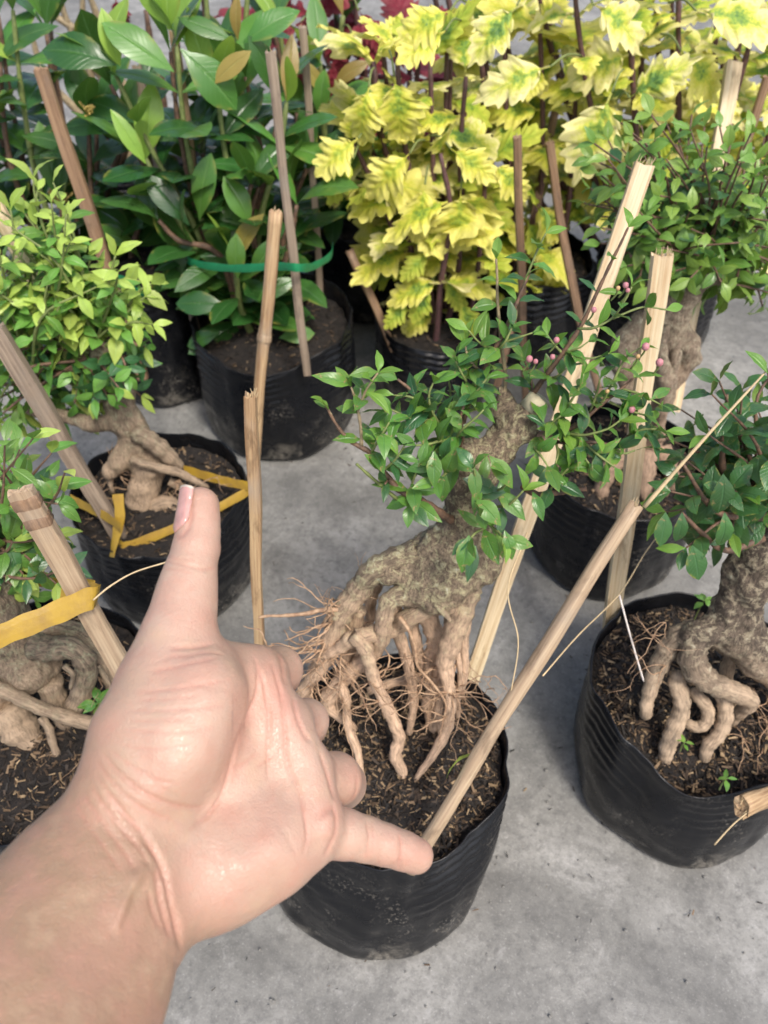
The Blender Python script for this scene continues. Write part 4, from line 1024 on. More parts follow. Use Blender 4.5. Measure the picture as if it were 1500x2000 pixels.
# ---------------------------------------------------------------- bonsai behind the middle one
def build_back_right():
    pl = plane(0.66, 0.125, 0.25); P3 = lambda u, v, dy=0: pl(u, v, dy)[0]
    t = Plant('bonsai_tree', (0.264, 0.66, 0.125), 'gnarled bonsai with twisted trunk strands and a wide small-leaved crown behind the pale stakes', 'bonsai tree', 'bonsai trees in bags', 43)
    ch = [[(1262, 905, 26), (1268, 850, 25), (1282, 790, 22), (1296, 730, 24), (1306, 670, 25), (1316, 610, 28), (1340, 565, 28), (1375, 530, 20)],
          [(1305, 620, 24), (1258, 636, 28), (1224, 668, 27), (1216, 715, 22), (1228, 760, 15), (1245, 810, 18), (1258, 860, 20)],
          [(1320, 640, 22), (1344, 672, 22), (1348, 702, 20), (1330, 728, 14), (1306, 760, 12)],
          [(1316, 600, 24), (1285, 560, 20), (1262, 520, 13), (1250, 470, 9)],
          [(1345, 560, 20), (1400, 540, 15), (1450, 520, 10)],
          [(1302, 640, 11, -.024), (1292, 690, 12, -.028), (1300, 750, 12, -.03), (1294, 800, 13, -.028), (1285, 850, 12, -.02)],
          [(1320, 690, 10, -.022), (1314, 740, 10, -.026), (1306, 790, 11, -.022)],
          [(1275, 880, 18), (1300, 915, 14)]]
    t.part('trunk', body('trunk', [px_chain(pl, c) for c in ch], 0.0022, 0.0035, 0.0028, 25), M['bark_back'])
    for pts in [[(1240, 880, 24, -.02), (1200, 905, 18, -.03), (1180, 935, 18, -.035), (1172, 970, 13, -.04)], [(1262, 890, 22, -.02), (1262, 925, 18, -.04), (1258, 965, 12, -.05)], [(1290, 880, 22), (1310, 920, 16, -.02), (1318, 960, 11, -.03)]]:
        root_part(t, pl, pts, 'bark_back', noise=0.14)
    poly = [(1135, 420), (1140, 300), (1200, 240), (1290, 215), (1380, 225), (1450, 260), (1560, 260), (1560, 560), (1500, 600), (1400, 590), (1330, 560), (1240, 560), (1180, 520)]
    tips = poly_samples(t.rr, poly, 125, 27)
    K = lambda i, n: t.rr.choice(['bright_mid', 'back', 'back', 'bright_mid']) if i == n - 1 else t.rr.choice(['back', 'back', 'main', 'main_dark', 'bright_mid'])
    crown(t, pl, [(1340, 545), (1380, 525), (1270, 520), (1420, 530), (1330, 500)], tips, 3.0, 'twig', 5, 44, K, t0=.36, arch=0.02, dyr=0.09)
    t.done()
build_back_right()

# ---------------------------------------------------------------- light green bonsai on the left
def build_left_mid():
    pl = plane(0.615, 0.125, 0.25); P3 = lambda u, v, dy=0: pl(u, v, dy)[0]
    t = Plant('bonsai_tree', (-0.245, 0.615, 0.125), 'bonsai with a bright lime green crown and leaning trunk behind the thumb', 'bonsai tree', 'bonsai trees in bags', 53)
    ch = [[(285, 905, 30), (268, 860, 30), (250, 820, 30), (235, 780, 28), (220, 735, 26), (200, 690, 22)],
          [(255, 860, 24), (238, 895, 22, -.01), (217, 920, 18, -.012)],
          [(240, 830, 20), (180, 826, 15, .0), (120, 815, 13, .0), (60, 800, 10)],
          [(275, 890, 26), (293, 915, 28, -.006), (282, 946, 27, -.008), (276, 975, 24, -.01), (290, 998, 17, -.012)]]
    t.part('trunk', body('trunk', [px_chain(pl, c) for c in ch], 0.0024, 0.007, 0.0032, 35), M['bark_left'])
    for pts in [[(262, 845, 18, -.015), (290, 858, 18, -.018), (318, 880, 17, -.016), (345, 907, 12, -.01), (352, 920, 7, 0)],
                [(258, 898, 9, -.022), (280, 905, 9, -.026), (308, 913, 9, -.026), (345, 922, 9, -.024), (372, 935, 8, -.02), (402, 950, 5, -.016)],
                [(285, 1000, 16, -.014), (302, 990, 16, -.016), (320, 982, 16, -.016), (338, 986, 15, -.014), (350, 1000, 12, -.012)],
                [(330, 940, 9, -.01), (352, 950, 8, -.01), (372, 962, 6, -.008)],
                [(217, 915, 12, -.01), (215, 940, 6, -.012), (220, 960, 4, -.012)]]: root_part(t, pl, pts, 'bark_left', noise=0.1)
    hair_roots(t, [(P3(230, 925, -.01), None), (P3(350, 935, -.02), None), (P3(390, 945, -.015), None), (P3(260, 960, 0), None)], 18, (0.02, 0.05), 0.0005, 23)
    poly = [(-60, 420), (30, 400), (60, 370), (110, 340), (130, 420), (170, 500), (240, 520), (300, 560), (300, 640), (285, 700), (275, 790), (200, 815), (120, 820), (-60, 860)]
    tips = poly_samples(t.rr, poly, 95, 28)
    top = [q for q in tips if q[1] < 620 or t.rr.random() < .25]; low = [q for q in tips if q not in top]
    K = lambda i, n: 'bright' if i >= n - 2 else t.rr.choice(['bright', 'bright_mid', 'bright_mid'])
    K2 = lambda i, n: t.rr.choice(['bright_mid', 'main', 'main_dark', 'main_dark', 'bright_mid', 'main_dark']) if i < n - 1 else t.rr.choice(['bright', 'bright_mid', 'main'])
    anc = [(195, 690), (170, 700), (120, 720), (60, 740)]
    crown(t, pl, anc, top, 4, 'twig_green', 6, 46, K, t0=.45, arch=0.03, dyr=0.05)
    crown(t, pl, anc, low, 4, 'twig', 5, 43, K2, t0=.4, arch=0.015, dyr=0.05)
    for pts in [[(150, 560), (95, 470), (70, 390), (65, 350)], [(250, 600), (270, 570), (295, 555)], [(120, 560), (40, 480), (20, 410)], [(180, 600), (150, 500), (130, 440)], [(200, 620), (215, 540), (225, 500)]]:
        q = [pl(*x) for x in pts]; P = t.twig([x[0] for x in q], 3.4 * q[0][1] / FPX, 2 * q[-1][1] / FPX, 'twig_green'); t.pairs(P, .3, 1, 4, 62 * q[0][1] / FPX, 50 * q[0][1] / FPX, K)
    t.done()
build_left_mid()

# ---------------------------------------------------------------- bonsai at the left edge, half behind the wrist
def build_left_front():
    pl = plane(0.345, 0.135, 0.3); P3 = lambda u, v, dy=0: pl(u, v, dy)[0]
    t = Plant('bonsai_tree', (-0.30, 0.345, 0.135), 'bonsai with a fat ball of tangled roots at the left edge', 'bonsai tree', 'bonsai trees in bags', 63)
    ch = [[(60, 1285, 56), (20, 1250, 56), (-10, 1200, 56), (-20, 1140, 52), (-40, 1060, 46)],
          [(10, 1300, 50), (-40, 1340, 60), (-60, 1400, 50)], [(60, 1300, 44, -.01), (40, 1330, 36, -.015)]]
    t.part('trunk', body('trunk', [px_chain(pl, c) for c in ch], 0.0024, 0.01, 0.0036, 45), M['bark_left'])
    for pts in [[(70, 1262, 26, -.02), (100, 1266, 24, -.026), (138, 1266, 23, -.03), (166, 1292, 22, -.03), (164, 1340, 22, -.024), (146, 1378, 18, -.02), (132, 1404, 12, -.02)],
                [(70, 1240, 22, .0), (120, 1226, 20, .0), (168, 1248, 19, .0), (204, 1296, 18, .0), (222, 1344, 16, 0), (228, 1400, 13, 0)],
                [(-20, 1335, 14, -.03), (10, 1350, 14, -.034), (60, 1374, 14, -.036), (120, 1398, 14, -.034), (204, 1420, 17, -.03), (230, 1430, 14, -.02)],
                [(10, 1380, 40, -.012), (36, 1420, 36, -.016), (72, 1464, 25, -.02), (100, 1505, 12, -.022), (110, 1530, 8, -.022)],
                [(80, 1400, 9, -.03), (96, 1424, 8, -.034), (104, 1455, 8, -.034), (116, 1488, 7, -.034), (120, 1510, 6, -.034), (104, 1532, 4, -.03)],
                [(95, 1330, 26, -.012), (110, 1370, 22, -.012), (120, 1400, 16, -.012), (150, 1440, 12, 0)],
                [(125, 1300, 6, -.04), (142, 1318, 5, -.04), (138, 1345, 4, -.04)],
                [(190, 1300, 6, -.01), (210, 1330, 5, -.012), (222, 1360, 4, -.012)]]: root_part(t, pl, pts, 'bark_left', noise=0.1)
    hair_roots(t, [(P3(150, 1450, -.02), None), (P3(190, 1320, -.01), None), (P3(110, 1480, -.03), None)], 20, (0.015, 0.045), 0.0004, 33)
    poly = [(-60, 900), (10, 840), (60, 850), (110, 860), (140, 930), (135, 1010), (120, 1080), (110, 1150), (40, 1180), (-60, 1180)]
    tips = poly_samples(t.rr, poly, 34, 30)
    K = lambda i, n: t.rr.choice(['bright', 'bright_mid']) if i == n - 1 else t.rr.choice(['bright_mid', 'main', 'main_dark', 'main'])
    crown(t, pl, [(-40, 1080), (-30, 1040)], tips, 4.5, 'twig', 3, 60, K, t0=.5, arch=0.01, dyr=0.05)
    q = [pl(*x) for x in [(-20, 1120, -.03), (60, 1130, -.04), (130, 1110, -.04)]]; P = t.twig([x[0] for x in q], 4 * q[0][1] / FPX, 2 * q[-1][1] / FPX, 'twig'); t.pairs(P, .5, 1, 3, 62 * q[0][1] / FPX, 55 * q[0][1] / FPX, lambda i, n: 'main_dark')
    t.done()
build_left_front()
# ---------------------------------------------------------------- glossy-leaved shrubs
def ixora(loc, label, y0, z0, lean, stems, seed, Lpx=125, kinds=None, extra=(), flowers=(), base_px=None, dark=0.55):
    t = Plant('flowering_shrub', loc, label, 'shrub', 'glossy-leaved shrubs in bags', seed)
    pl = plane(y0, z0, lean)
    def K(i, n):
        r = t.rr.random()
        if i == n - 1: return 'ixora_young' if r < .6 else 'ixora_orange' if r < .75 else 'ixora_mid'
        if i == n - 2: return 'ixora_mid' if r < .6 else 'ixora_young' if r < .75 else 'ixora'
        return 'ixora' if r < 0.72 else 'ixora_mid'
    def KD(i, n): return 'ixora_mid' if i == n - 1 and t.rr.random() < .5 else 'ixora'
    more = []
    for pts, n, top in stems:
        a, b, c = t.rr.uniform(-34, 34), t.rr.uniform(-20, 30), t.rr.uniform(0.01, .06)
        more.append(([(q[0] + a * i / (len(pts) - 1), q[1] + b * i / (len(pts) - 1), (q[2] if len(q) > 2 else 0) + c) for i, q in enumerate(pts)], n, False))
    for pts, n, top in list(stems) + more:
        q = [pl(*x) for x in pts]
        P = t.twig([x[0] for x in q], 7 * q[0][1] / FPX, 4.5 * q[-1][1] / FPX, 'twig_green' if top else 'twig', 'stem', 8)
        L = Lpx * 1.14 * q[-1][1] / FPX
        t.pairs(P, .2, 1.0, n, L * 1.0, L * (0.95 if top else 0.9), K if top else KD, spread=0.85, droop=0.05, up=0.5, gap=0.08)
    for u, v, dy, L, du, dv, kd in extra:
        p, d = pl(u, v, dy); q, _ = pl(u + du, v + dv, dy); t.leaf(kd, p, q - p, Vector((t.rr.gauss(0, .2), -.65, .7)), L * d / FPX)
    for u, v, r in flowers:
        J = Join()
        for k in range(34):
            p, d = pl(u + t.rr.gauss(0, r * .45), v + t.rr.gauss(0, r * .35), t.rr.uniform(-.01, .01)); c, _ = pl(u, v + r * .8)
            V, F = tube_geo(spline([c, c * .4 + p * .6, p], 3), np.array([.0005, .0005, .0006, .0008, .001, .0016, .001]), 5); J.add(V, F)
        t.part('flower_cluster', J.mesh('flower_cluster'), M['flower'])
    t.done(); return t

ixora((-0.149, 0.915, 0.14), 'tall shrub of glossy dark oval leaves tied with green tape in the ribbed bag', 0.93, 0.145, 0.12, [
    ([(470, 660), (440, 560), (395, 430), (360, 250), (345, 90)], 7, True),
    ([(480, 660), (470, 540), (465, 420), (440, 300), (425, 180)], 6, True),
    ([(490, 660), (500, 540), (510, 420), (545, 300), (560, 200)], 6, True),
    ([(470, 650), (430, 560), (380, 480), (330, 400), (285, 310)], 5, True),
    ([(475, 650), (420, 540), (370, 420), (300, 300), (225, 145)], 6, True),
    ([(490, 650, -.03), (470, 600, -.05), (462, 545, -.06), (460, 520, -.06)], 3, True),
    ([(480, 640, .04), (460, 520, .06), (420, 380, .06), (395, 300, .06)], 5, False),
    ([(500, 640, .04), (530, 520, .05), (560, 420, .05), (600, 330, .05)], 5, False),
    ([(470, 640, -.02), (430, 500, -.03), (350, 470, -.03), (310, 430, -.03)], 4, False),
    ([(495, 640, -.01), (545, 540, -.02), (565, 480, -.02), (580, 400, -.02)], 4, False),
    ([(490, 640, 0), (500, 500, -.02), (480, 420, -.02), (490, 360, -.02)], 4, False),
    ([(480, 640, .02), (520, 400, .04), (500, 250, .05), (480, 150, .05)], 5, False),
    ([(470, 640, .06), (440, 400, .1), (470, 200, .12), (480, 40, .12), (485, -40, .12)], 6, True), ([(460, 640, .06), (400, 420, .1), (400, 200, .12), (405, 50, .12), (400, -30, .12)], 6, True),
  ], 71, 128, extra=[
    (330, 60, -.02, 130, 0, -70, 'ixora_young'), (338, 58, -.02, 120, -40, -60, 'ixora_young'), (352, 95, -.03, 150, 75, 75, 'ixora_mid'), (415, 165, -.03, 100, 55, -50, 'ixora_orange'), (340, 140, -.03, 150, -130, -90, 'ixora_mid'),
    (235, 130, -.02, 100, -30, -90, 'ixora_young'), (228, 128, -.02, 150, -140, -45, 'ixora'), (465, 80, -.01, 80, 0, -75, 'ixora_orange'), (475, 85, -.01, 125, 95, -65, 'ixora_mid'), (460, 82, -.01, 115, -100, -45, 'ixora_mid'),
    (440, 595, -.08, 100, -95, -5, 'ixora'), (500, 590, -.08, 90, 60, -40, 'ixora_mid'), (545, 660, -.06, 70, 55, -10, 'ixora_mid'), (430, 650, -.06, 80, -60, 20, 'ixora'), (465, 545, -.08, 90, -5, -80, 'ixora_mid'), (490, 540, -.08, 95, 40, -60, 'ixora_mid'),
    (390, 430, -.04, 130, 15, -110, 'ixora_mid'), (370, 440, -.04, 120, -60, -70, 'ixora'), (490, 440, -.04, 100, -40, -80, 'ixora_mid'), (285, 320, -.04, 110, -55, -85, 'ixora_young')],
  flowers=[(173, 212, 16)])
ixora((-0.338, 1.0, 0.18), 'glossy dark-leaved shrub with yellowish bud clusters at the left edge', 1.0, 0.18, 0.1, [
    ([(220, 640), (150, 520), (80, 380), (45, 200), (25, 20)], 7, True),
    ([(215, 640), (120, 540), (20, 450), (-40, 330), (-60, 200)], 6, False),
    ([(225, 640), (200, 520), (180, 400), (172, 230)], 5, False),
    ([(220, 640), (170, 540), (130, 460), (118, 395)], 4, False),
    ([(210, 640), (100, 500), (40, 380), (10, 260), (0, 120)], 6, False),
    ([(230, 640), (250, 540), (265, 460), (300, 400)], 4, False),
    ([(230, 640, .05), (220, 500, .06), (210, 380, .06), (240, 280, .06)], 5, False),
    ([(200, 640, .03), (60, 560, .03), (-20, 460, .03), (-60, 400, .03)], 5, False),
    ([(230, 630, -.02), (270, 560, -.02), (280, 520, -.02)], 3, False),
    ([(220, 630, .06), (160, 420, .08), (110, 200, .1), (90, 60, .1)], 6, False), ([(215, 630, .06), (60, 400, .08), (-10, 160, .1), (-20, 20, .1)], 6, True),
  ], 72, 130, flowers=[(120, 380, 24)])
ixora((-0.035, 1.2, 0.14), 'glossy dark shrub with orange-tinged young tips beside the yellow foliage', 1.18, 0.14, 0.05, [
    ([(690, 560), (665, 460), (640, 330), (630, 200), (625, 120)], 6, True),
    ([(680, 560), (620, 460), (590, 330), (580, 220)], 5, False),
    ([(690, 560), (700, 470), (715, 400), (722, 350)], 3, False),
    ([(685, 560), (650, 480), (610, 420), (600, 380)], 3, False),
    ([(690, 560), (660, 440), (600, 260), (560, 130), (545, 60)], 6, True),
    ([(690, 560, .05), (670, 420, .08), (650, 260, .1), (660, 120, .1), (670, 30, .1)], 6, True),
  ], 73, 110, extra=[(640, 190, -.03, 80, -50, -75, 'ixora_orange'), (650, 170, -.03, 85, 65, -50, 'ixora_orange'), (625, 235, -.04, 90, 5, -80, 'ixora_mid'), (715, 440, -.03, 130, 10, -110, 'ixora'), (690, 430, -.03, 120, 70, -60, 'ixora')])

# ---------------------------------------------------------------- coleus
def coleus(loc, label, y0, z0, lean, stems, seed, Lpx, kinds, group='coleus plants in bags', extra=(), smat='stem_purple', t0=.35, droop=.35):
    t = Plant('coleus_plant', loc, label, 'plant', group, seed)
    pl = plane(y0, z0, lean)
    more = []
    for pts, n in stems:
        if t.rr.random() < .15: continue
        a, b, c = t.rr.uniform(-40, 40), t.rr.uniform(-40, 40), t.rr.uniform(.02, .09)
        more.append(([(q[0] + a * i / (len(pts) - 1), q[1] + b * i / (len(pts) - 1), (q[2] if len(q) > 2 else 0) + c) for i, q in enumerate(pts)], n))
    for pts, n in list(stems) + more:
        q = [pl(*x) for x in pts]
        P = t.twig([x[0] for x in q], 6.5 * q[0][1] / FPX, 4.5 * q[-1][1] / FPX, smat, 'stem', 8)
        L = Lpx * 1.25 * q[-1][1] / FPX
        st = len(t.leaves)
        t.pairs(P, t0, 1.0, n, L * 1.0, L * 0.85, kinds, spread=1.05, droop=droop + t.rr.uniform(-.2, .2), up=0.35, gap=.16, var=(.5, 1.3))
    for u, v, dy, L, du, dv, kd, nx, ny, nz in extra:
        p, d = pl(u, v, dy); q, _ = pl(u + du, v + dv, dy - .01); t.leaf(kd, p, q - p, Vector((nx, ny, nz)), L * d / FPX)
        b, _ = pl(u - du * .5, v - dv * .35 - 6, dy + .03)
        V, F = tube_geo(spline([b, (b + p) / 2 + Vector((0, 0, .006)), p], 4), np.full(9, 0.0012), 6)
        t.part('leaf_stalk', mesh_from('leaf_stalk', V, F), M['twig_green'])
    t.done(); return t
def KY(i, n):
    r = RNG.random(); return 'cy' if r < .62 else 'cg' if r < .82 else 'cc'
def KB(i, n):
    r = RNG.random(); return 'cc' if r < .45 else 'cy' if r < .8 else 'cg'
def KR(i, n): return 'cr'
coleus((0.085, 0.975, 0.115), 'bushy yellow coleus with frilled green-centred leaves in the small ribbed bag', 0.96, 0.12, 0.1, [
    ([(840, 690), (815, 560), (785, 400), (745, 260), (730, 120)], 6), ([(845, 690), (835, 560), (810, 400), (785, 240), (775, 100)], 7),
    ([(850, 690), (860, 560), (850, 420), (845, 280), (840, 120)], 7), ([(855, 690), (890, 560), (900, 420), (900, 280), (910, 150)], 6),
    ([(850, 690), (845, 600), (835, 540), (825, 500)], 3), ([(860, 690), (920, 600), (940, 450), (950, 320)], 5), ([(845, 690), (810, 560), (765, 440), (715, 330), (690, 280)], 4),
    ([(850, 690, -.03), (860, 560, -.05), (880, 420, -.06), (860, 300, -.06)], 4),
  ], 81, 110, KY, extra=[(770, 150, -.05, 130, 20, 130, 'cy', 0, -.8, .5), (720, 170, -.05, 110, -20, 90, 'cy', -.2, -.8, .5), (800, 300, -.06, 120, -60, 60, 'cy', 0, -.8, .5), (880, 290, -.06, 110, 80, 55, 'cy', 0, -.8, .5),
                           (830, 360, -.06, 120, -15, 90, 'cy', 0, -.8, .5), (900, 370, -.06, 140, -10, 120, 'cy', .1, -.8, .5), (870, 60, -.05, 110, -60, 40, 'cy', 0, -.7, .6), (700, 270, -.05, 110, -70, 60, 'cy', 0, -.7, .6), (960, 320, -.06, 110, 80, 70, 'cy', 0, -.8, .5),
                           (690, 310, -.05, 100, -40, 70, 'cg', 0, -.7, .6), (840, 560, -.05, 80, -30, 60, 'cg', 0, -.7, .6), (870, 540, -.05, 80, 30, 65, 'cg', 0, -.7, .6), (900, 590, -.05, 75, 25, 60, 'cg', 0, -.7, .6), (800, 590, -.05, 70, -30, 30, 'cg', 0, -.6, .7), (840, 490, -.05, 80, -40, 40, 'cg', 0, -.7, .6)], t0=.42)
coleus((0.215, 1.10, 0.13), 'yellow coleus of frilled leaves hanging behind the two thin upright sticks', 1.08, 0.13, 0.05, [
    ([(1010, 650), (1000, 520), (1000, 380), (990, 240), (985, 90)], 6), ([(1020, 650), (1040, 520), (1055, 380), (1060, 240), (1055, 60)], 6),
    ([(1025, 650), (1080, 540), (1110, 400), (1120, 260), (1130, 90)], 5), ([(1010, 650), (960, 540), (940, 420), (950, 260), (940, 110)], 6),
    ([(1010, 650, -.02), (1010, 560, -.05), (1030, 470, -.05), (1050, 400, -.05)], 3),
  ], 82, 98, KY, t0=.45, extra=[(1045, 400, -.06, 100, 40, 50, 'cy', 0, -.8, .5), (1075, 490, -.06, 100, 25, 90, 'cy', 0, -.8, .5), (1060, 500, -.06, 90, 0, 80, 'cy', 0, -.8, .5), (1030, 430, -.06, 90, 30, 70, 'cg', 0, -.8, .5)])
coleus((0.40, 1.08, 0.13), 'tall pale yellow coleus with cream-edged leaves on long stalks at the upper right', 1.05, 0.13, 0.0, [
    ([(1290, 640), (1260, 420), (1240, 220), (1230, 40), (1225, -60)], 7), ([(1300, 640), (1320, 420), (1325, 220), (1325, 40), (1325, -60)], 7),
    ([(1310, 640), (1400, 420), (1430, 220), (1470, 60), (1480, -40)], 7), ([(1280, 640), (1200, 420), (1160, 240), (1130, 60), (1120, -60)], 7),
    ([(1320, 640), (1460, 440), (1500, 260), (1530, 100)], 6), ([(1290, 640, .05), (1270, 420, .06), (1290, 200, .06), (1280, 20, .06)], 7), ([(1310, 640, .05), (1350, 420, .06), (1390, 200, .06), (1400, 20, .06)], 7),
    ([(1280, 640, .06), (1180, 400, .08), (1100, 180, .08), (1060, 20, .08), (1050, -60, .08)], 7), ([(1280, 640, .08), (1120, 400, .1), (1010, 160, .1), (980, 10, .1), (975, -50, .1)], 7),
    ([(1275, 640, .1), (1060, 400, .14), (920, 160, .14), (880, 20, .14), (870, -40, .14)], 6),
  ], 83, 118, KB, t0=.45, extra=[(1075, 130, -.12, 150, -120, 45, 'cc', 0, -.7, .7), (1195, 180, -.14, 175, -45, 110, 'cc', -.1, -.8, .55), (1230, 190, -.14, 130, 50, -30, 'cc', 0, -.8, .6), (1360, 20, -.14, 190, 110, 25, 'cc', 0, -.7, .7), (1380, -10, -.13, 150, 130, 40, 'cc', 0, -.7, .7),
                                 (1010, 10, -.1, 130, -50, 60, 'cc', 0, -.7, .7), (1160, 10, -.1, 130, 60, 40, 'cc', 0, -.7, .7), (880, 20, -.1, 120, -60, 30, 'cy', 0, -.7, .7), (1330, 100, -.1, 140, 80, 80, 'cy', .1, -.7, .6)], droop=.3)
coleus((0.10, 1.42, 0.13), 'dark red coleus half hidden behind the yellow and green foliage', 1.34, 0.13, 0.0, [
    ([(760, 480), (740, 360), (690, 220), (640, 120), (620, 40)], 6), ([(765, 480), (750, 340), (720, 180), (700, 60), (690, -20)], 7), ([(770, 480), (770, 380), (745, 300)], 4),
    ([(770, 480), (790, 340), (810, 200), (820, 80)], 5), ([(775, 480), (830, 340), (900, 200), (930, 90)], 5), ([(760, 480), (700, 380), (640, 250), (590, 130), (560, 60)], 5), ([(765, 480), (740, 430), (730, 390)], 3), ([(765, 480), (770, 440), (790, 400)], 3),
  ], 84, 118, KR, t0=.35, extra=[(u, v, -.1, L, a, b, 'cr', 0, -.7, .6) for u, v, L, a, b in [(600, 95, 90, -30, 50), (640, 50, 95, 20, 60), (655, 120, 85, -10, 60), (690, 70, 90, 40, 40), (585, 50, 80, -40, 20), (715, 200, 85, 10, 60), (735, 370, 85, 15, 65), (745, 400, 75, -30, 50), (700, 20, 90, 30, 45), (620, 20, 80, -20, 50), (670, 190, 80, 20, 55), (725, 300, 75, -30, 40)]])

# bare brown stems at the far left back
def bare_stems():
    t = Plant('bare_shrub', (-0.45, 1.42, 0.13), 'nearly leafless shrub of thin brown stems at the far upper left', 'shrub', None, 91)
    pl = plane(1.42, 0.13, 0.0)
    for pts in [[(330, 440), (250, 240), (140, 60), (110, -40)], [(325, 440), (230, 260), (170, 120), (160, -40)], [(330, 440), (270, 260), (190, 30), (150, -60)], [(335, 440), (290, 250), (185, 90), (90, 20), (40, -30)],
                [(335, 440), (320, 240), (300, 120), (285, 20)], [(320, 440), (180, 250), (90, 150), (60, 60)], [(340, 440), (330, 300), (320, 200), (315, 130)]]:
        q = [pl(*x) for x in pts]; t.twig([x[0] for x in q], 9 * q[0][1] / FPX, 5 * q[-1][1] / FPX, t.rr.choice(['twig_pale', 'twig', 'twig_pale']), 'stem', 7)
    for u, v, du, dv in [(205, 30, 15, 60), (215, 40, 10, 70), (190, 95, 15, 60), (225, -5, 10, 40)]:
        p, d = pl(u, v, -.02); q, _ = pl(u + du, v + dv, -.02); t.leaf('cr', p, q - p, Vector((0, -.7, .7)), 60 * d / FPX)
    t.done()
bare_stems()
# ---------------------------------------------------------------- bamboo stakes
def stake(label, p_top, p_bot, w, mat, seed, under=0.05, shape='square', node=None, fray=6, bend=0.0, bands=(), thick=0.7, group='bamboo stakes pushed into the bags', roll=0.0):
    """split bamboo from p_top down to p_bot (and a little further into the soil)"""
    a = Vector(p_top); b = Vector(p_bot); ax = (a - b).normalized(); b = b - ax * under; L = (a - b).length
    rr = random.Random(seed)
    n = max(14, int(L / 0.012)); seg = 12
    V = []
    for i in range(n + 1):
        t = i / n; z = t * L
        wx = w / 2 * (1 + 0.05 * math.sin(t * 9 + seed) + rr.gauss(0, .012)); wy = wx * thick
        if node:
            for nz in node: g = math.exp(-((z - (L - nz * (L - under))) / 0.006) ** 2); wx *= 1 + .22 * g; wy *= 1 + .22 * g
        ox = (bend + ((seed * 37) % 11 - 5) * 0.0005) * math.sin(t * math.pi) + 0.0006 * math.sin(t * 14 + seed)
        for j in range(seg):
            an = j / seg * 2 * math.pi + math.pi / seg
            c, s = math.cos(an), math.sin(an)
            if shape == 'square':
                k = 1 / max(abs(c), abs(s)) ** 0.82
            else: k = 1.0
            f = 1 + 0.035 * math.sin(j * 2.7 + seed * 1.3) + rr.gauss(0, .008)
            zz = z + (rr.uniform(-0.002, 0.0015) if i == n else 0)
            V.append((wx * c * k * f + ox, wy * s * k * f, zz))
    F = [(i * seg + j, i * seg + (j + 1) % seg, (i + 1) * seg + (j + 1) % seg, (i + 1) * seg + j) for i in range(n) for j in range(seg)]
    F.append(tuple(range(seg))[::-1])
    # hollowed, ragged top
    top = n * seg; base = len(V)
    for j in range(seg):
        x, y, z = V[top + j]; V.append((ox + (x - ox) * .5, y * .5, L - 0.0015 + rr.uniform(-.0012, .0012)))
    F += [(top + j, top + (j + 1) % seg, base + (j + 1) % seg, base + j) for j in range(seg)]
    V.append((ox, 0, L - 0.002)); F += [(base + j, base + (j + 1) % seg, len(V) - 1) for j in range(seg)]
    me = mesh_from('bamboo_stake', V, F); me.materials.append(M[mat])
    for pgn in me.polygons[n * seg:]: pgn.use_smooth = False
    if shape == 'square': me.polygons.foreach_set('use_smooth', [False] * len(me.polygons))
    o = obj('bamboo_stake', me)
    y = ax.cross(Vector((0, CS, -SN))).normalized(); x = y; yy = ax.cross(x).normalized()
    m = Matrix((x, yy, ax)).transposed().to_4x4() @ Matrix.Rotation(roll, 4, 'Z')
    o.matrix_world = Matrix.Translation(b) @ m
    tag(o, label, 'stake', group)
    if fray:
        J = Join()
        for _ in range(fray):
            px, py = rr.uniform(-.42, .42) * w, rr.uniform(-.35, .35) * w * thick
            q0 = np.array([ox + px, py, L - 0.003]); q1 = q0 + [rr.gauss(0, .0012), rr.gauss(0, .001), rr.uniform(0.004, 0.009)]
            J.add(*tube_geo(np.array([q0, (q0 + q1) / 2, q1]), np.array([.0004, .0003, .0001]), 4))
        f = obj('frayed_fibre', J.mesh('frayed_fibre'), M['fibre'], o, (0, 0, 0)); tag(f, kind='stuff')
    for bz in bands:
        z0 = L - bz * (L - under); i = min(range(n + 1), key=lambda q: abs(q * L / n - z0)); R = V[i * seg:(i + 1) * seg]
        prof = [(-.0045, .98), (-.003, 1.05), (-.001, 1.10), (.001, 1.05), (.0025, 1.09), (.004, .98)]
        BV = [(x * k * (1 + rr.gauss(0, .012)), y * k, z0 + dz + rr.gauss(0, .0004)) for dz, k in prof for x, y, _ in R]
        BF = [(a_ * seg + j, a_ * seg + (j + 1) % seg, (a_ + 1) * seg + (j + 1) % seg, (a_ + 1) * seg + j) for a_ in range(len(prof) - 1) for j in range(seg)]
        obj('node_ring', mesh_from('node_ring', BV, BF), M['bamboo_brown'] if bz < .2 else M[mat], o, (0, 0, 0))
    return o
def W(px, d): return px * d / FPX
